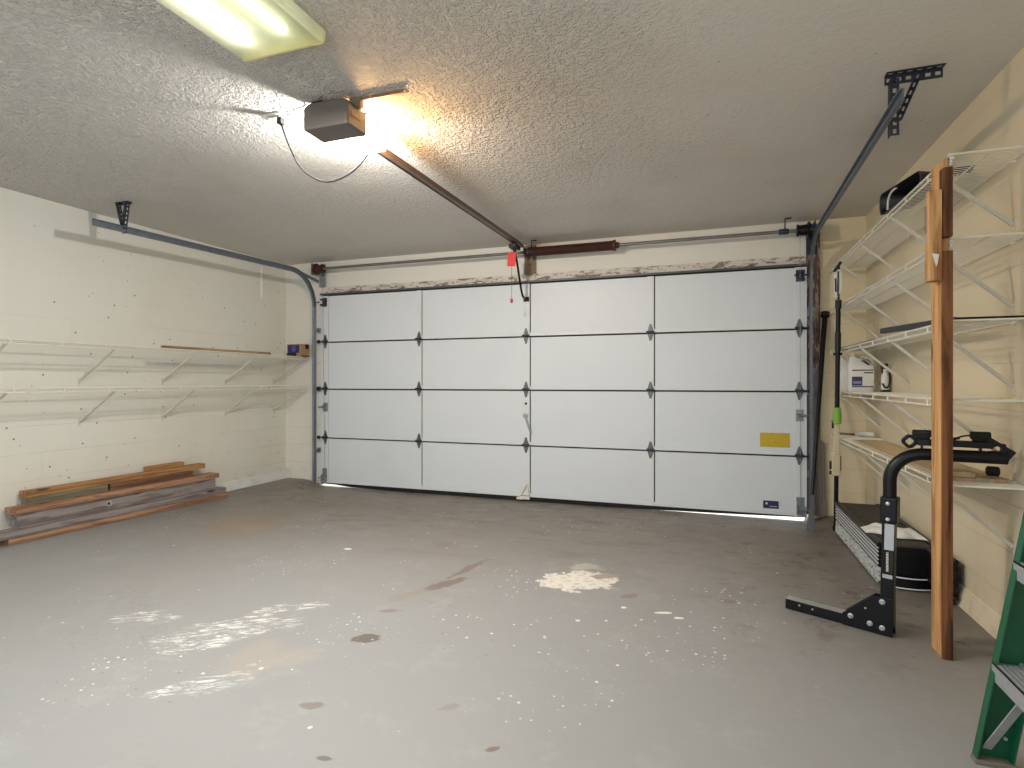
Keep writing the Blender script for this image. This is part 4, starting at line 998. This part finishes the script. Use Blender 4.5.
for k in range(0, 11):
    a = PI / 2 * k / 10; pts.append(A0 + ad * (R_ - R_ * math.cos(a)) + Vector((0, 0, zt - R_ - A0.z + R_ * math.sin(a))))
AL = 0.405
pts.append(A0 + ad * AL + Vector((0, 0, zt - A0.z)))
b = MB(); b.tube(pts, 0.0265, 16); b.build('bent_arm', BLACK, rk, smooth=True)
b = MB(); b.beam(rp(top_s, 0.505), rp(top_s - 0.002, 0.62), 0.066, 0.066, bn); b.build('sleeve', BLACK, rk, bevel=0.008, seg=3)
for z in (0.522, 0.592):
    b = MB(); b.lathe(rp(top_s, z, 0.033), [(0.009, 0), (0.008, 0.006), (0.004, 0.008)], bn, 12); b.build('bolt', ALU, rk, smooth=True)
def ap(s_, z, off=0.0): return Vector((A0.x, A0.y, 0)) + ad * s_ + Vector((0, 0, z)) + an * off
def plate(poly, off, th, name, m, bev=0.002, lab=None):
    b = MB(); b.prism([ap(s_, z, off) for s_, z in poly], an * th); o = b.build(name, m, rk, bevel=bev)
    if lab: tag(o, lab)
    return o
b = MB(); b.beam(ap(0.10, 0.868), ap(0.36, 0.866), 0.03, 0.028); b.build('top_bar', BLACK, rk, bevel=0.004)
# triangular end plate with slots (built round its two openings), and the diamond loop at the other end
plate([(0.345, 0.790), (0.405, 0.790), (0.405, 0.800), (0.422, 0.826), (0.432, 0.838), (0.390, 0.845), (0.345, 0.842)], -0.012, 0.024, 'end_plate', BLACK)
plate([(0.325, 0.858), (0.340, 0.882), (0.352, 0.898), (0.432, 0.842), (0.424, 0.828), (0.374, 0.864), (0.345, 0.852)], -0.012, 0.024, 'end_plate', BLACK)
for s_, z in ((0.385, 0.852),): plate([(s_ - 0.004, 0.835), (s_ + 0.010, 0.835), (s_ + 0.016, 0.872), (s_ + 0.004, 0.876)], -0.011, 0.022, 'end_web', BLACK)
b = MB(); cs, cz = 0.073, 0.869
def dia(r): return [(cs + r * math.cos(math.radians(q)), cz + r * math.sin(math.radians(q))) for q in (15, 75, 105, 165, 195, 255, 285, 345)]
do_, di_ = dia(0.031), dia(0.015)
for k in range(8):
    j = (k + 1) % 8; b.prism([ap(*do_[k], -0.012), ap(*do_[j], -0.012), ap(*di_[j], -0.012), ap(*di_[k], -0.012)], an * 0.024)
b.build('hook_loop', BLACK, rk, bevel=0.003)
for s_ in (0.117, 0.318):
    b = MB(); b.beam(ap(s_, 0.835), ap(s_, 0.905), 0.008, 0.016, an); b.build('upright_pin', BLACK, rk)
    b = MB(); c = ap(s_, 0.905); b.tube([c - ad * 0.034 - Vector((0, 0, 0.0)), c - ad * 0.030, c + ad * 0.030, c + ad * 0.034], 0.017, 12); b.box(c + Vector((-0.028, -0.012, -0.024)), c + Vector((0.028, 0.012, -0.008))); b.build('cradle', RUBBER, rk, bevel=0.004, smooth=True)
b = MB(); b.tube(bez([ap(0.20, 0.885), ap(0.235, 0.892, 0.01), ap(0.262, 0.902, 0.012), ap(0.29, 0.905, 0.014)], 6), 0.004, 6); b.tube(bez([ap(0.215, 0.87, 0.016), ap(0.23, 0.888, 0.02), ap(0.245, 0.892, 0.018)], 6), 0.006, 6); b.build('strap', BLACKPL, rk, smooth=True)
# stickers on the mast
def mast_sticker(z0, z1, w0, w1, m, lab, e=0.0255):
    b = MB(); b.prism([rp(w0 + top_s * z0 / .55, z0, e), rp(w1 + top_s * z0 / .55, z0, e), rp(w1 + top_s * z1 / .55, z1, e), rp(w0 + top_s * z1 / .55, z1, e)], bn * 0.001); return tag(b.build('mast_sticker', m, rk), lab)
mast_sticker(0.385, 0.500, -0.024, 0.012, ALU, 'silver sticker'); mast_sticker(0.258, 0.275, -0.022, 0.016, ALU, 'silver band')
mast_sticker(0.283, 0.380, -0.022, 0.006, BLACKPL, 'black sticker')
b = MB(); zc = 0.290
while zc < 0.372:
    hh = random.choice((0.003, 0.005, 0.006)); b.box(rp(-0.013, zc, 0.0266), rp(-0.004, zc + hh, 0.0272)); zc += hh + 0.0022
b.build('sticker_print', PAPER, rk)

# ------------------------------------------------------------------ green stepladder leaning on the right wall
ld_ = thing('step_ladder', 'green fibreglass step ladder with grey treads leaning at the right edge', 'ladder', (0.82, 1.85, 0))
def lr(y, z, off): return Vector((0.736 + 0.170 * z + off, y, z))
LT_, LW = 1.78, 0.092
for y, s_, nm in ((2.065, -1, 'rail'), (1.62, 1, 'rail')):
    b = MB(); t0 = 0.004
    for o0, o1, y0_, y1_ in ((0, LW, y, y - s_ * t0), (0, t0 + 0.001, y, y + s_ * 0.028), (LW - t0 - 0.001, LW, y, y + s_ * 0.028)):
        b.prism([lr(y0_, 0.012, o0), lr(y0_, 0.012, o1), lr(y0_, LT_, o1), lr(y0_, LT_, o0)], (0, y1_ - y0_, 0))
    r_ = b.build(nm, LADG, ld_, bevel=0.0015)
    b = MB(); b.box((0.734, min(y - s_ * 0.004, y + s_ * 0.031), 0.0), (0.836, max(y - s_ * 0.004, y + s_ * 0.031), 0.014)); b.build('rubber_foot', plain('foot grey', (120, 112, 100), .7), r_, bevel=0.003)
    b = MB()
    for z in (0.075, 0.30): b.lathe(lr(y + s_ * 0.0, z, 0.07), [(0.006, 0), (0.005, 0.004)], (0, s_, 0), 10)
    b.build('rivet', ALU, r_)
for k in range(5):
    z = 0.300 + k * 0.305
    b = MB(); ya, yb_ = 1.628, 2.058
    b.box((lr(0, z, 0).x - 0.004, ya, z - 0.004), (lr(0, z, 0).x + 0.088, yb_, z))
    b.box((lr(0, z, 0).x - 0.004, ya, z - 0.050), (lr(0, z, 0).x - 0.001, yb_, z)); b.box((lr(0, z, 0).x + 0.084, ya, z - 0.03), (lr(0, z, 0).x + 0.088, yb_, z))
    for q in range(6): b.box((lr(0, z, 0).x + 0.006 + q * 0.014, ya + 0.01, z), (lr(0, z, 0).x + 0.010 + q * 0.014, yb_ - 0.01, z + 0.0018))
    b.build('tread', ALU, ld_)
    if k == 0:
        for yy, y2 in ((2.050, 1.90), (1.635, 1.785)):
            b = MB(); b.beam((0.768, yy, 0.045), (0.796, y2, 0.270), 0.004, 0.022, (1, 0, 0)); b.build('tread_brace', ALU, ld_)
# folded rear frame
for y in (2.02, 1.665):
    b = MB(); b.beam((0.87, y, 0.02), (1.165, y, LT_ - 0.05), 0.020, 0.034, (1, 0, 0)); b.build('rear_leg', LADG, ld_, bevel=0.002)
for k in range(4):
    z = 0.35 + k * 0.38; b = MB(); x = 0.87 + 0.295 * (z - 0.02) / (LT_ - 0.07); b.box((x - 0.008, 1.675, z - 0.014), (x + 0.008, 2.01, z + 0.014)); b.build('rear_bar', ALU, ld_)
b = MB(); b.box((lr(0, LT_, 0).x - 0.02, 1.60, LT_ - 0.01), (XR - 0.01, 2.085, LT_ + 0.05)); b.build('top_cap', plain('green cap', (30, 110, 74), .5), ld_, bevel=0.008)

# ------------------------------------------------------------------ light
world = bpy.data.worlds.new('sky'); SC.world = world; world.use_nodes = True
nt = world.node_tree; nt.nodes.clear()
wo = nt.nodes.new('ShaderNodeOutputWorld'); bg = nt.nodes.new('ShaderNodeBackground'); bg.inputs[0].default_value = (0.86, 0.94, 1.0, 1); bg.inputs[1].default_value = 1.8
nt.links.new(bg.outputs[0], wo.inputs[0])
sun_d = bpy.data.lights.new('sun', 'SUN'); sun_d.energy = 14.0; sun_d.angle = math.radians(2); sun_d.color = (1, 0.96, 0.9)
sun = bpy.data.objects.new('sun', sun_d); COL.objects.link(sun); sun.location = (0, 9, 6); sun.rotation_euler = (math.radians(-42), 0, math.radians(-12))
pt_d = bpy.data.lights.new('sky_portal', 'AREA'); pt_d.shape = 'RECTANGLE'; pt_d.size = XR - XL; pt_d.size_y = ZC; pt_d.cycles.is_portal = True
pt = bpy.data.objects.new('sky_portal', pt_d); COL.objects.link(pt); pt.location = ((XL + XR) / 2, YB - 0.01, ZC / 2); pt.rotation_euler = (PI / 2, 0, 0)

SC.view_settings.view_transform = 'Standard'
SC.view_settings.look = 'None'
SC.view_settings.gamma = 1.0
SC.view_settings.use_curve_mapping = False
SC.view_settings.exposure = 0.0
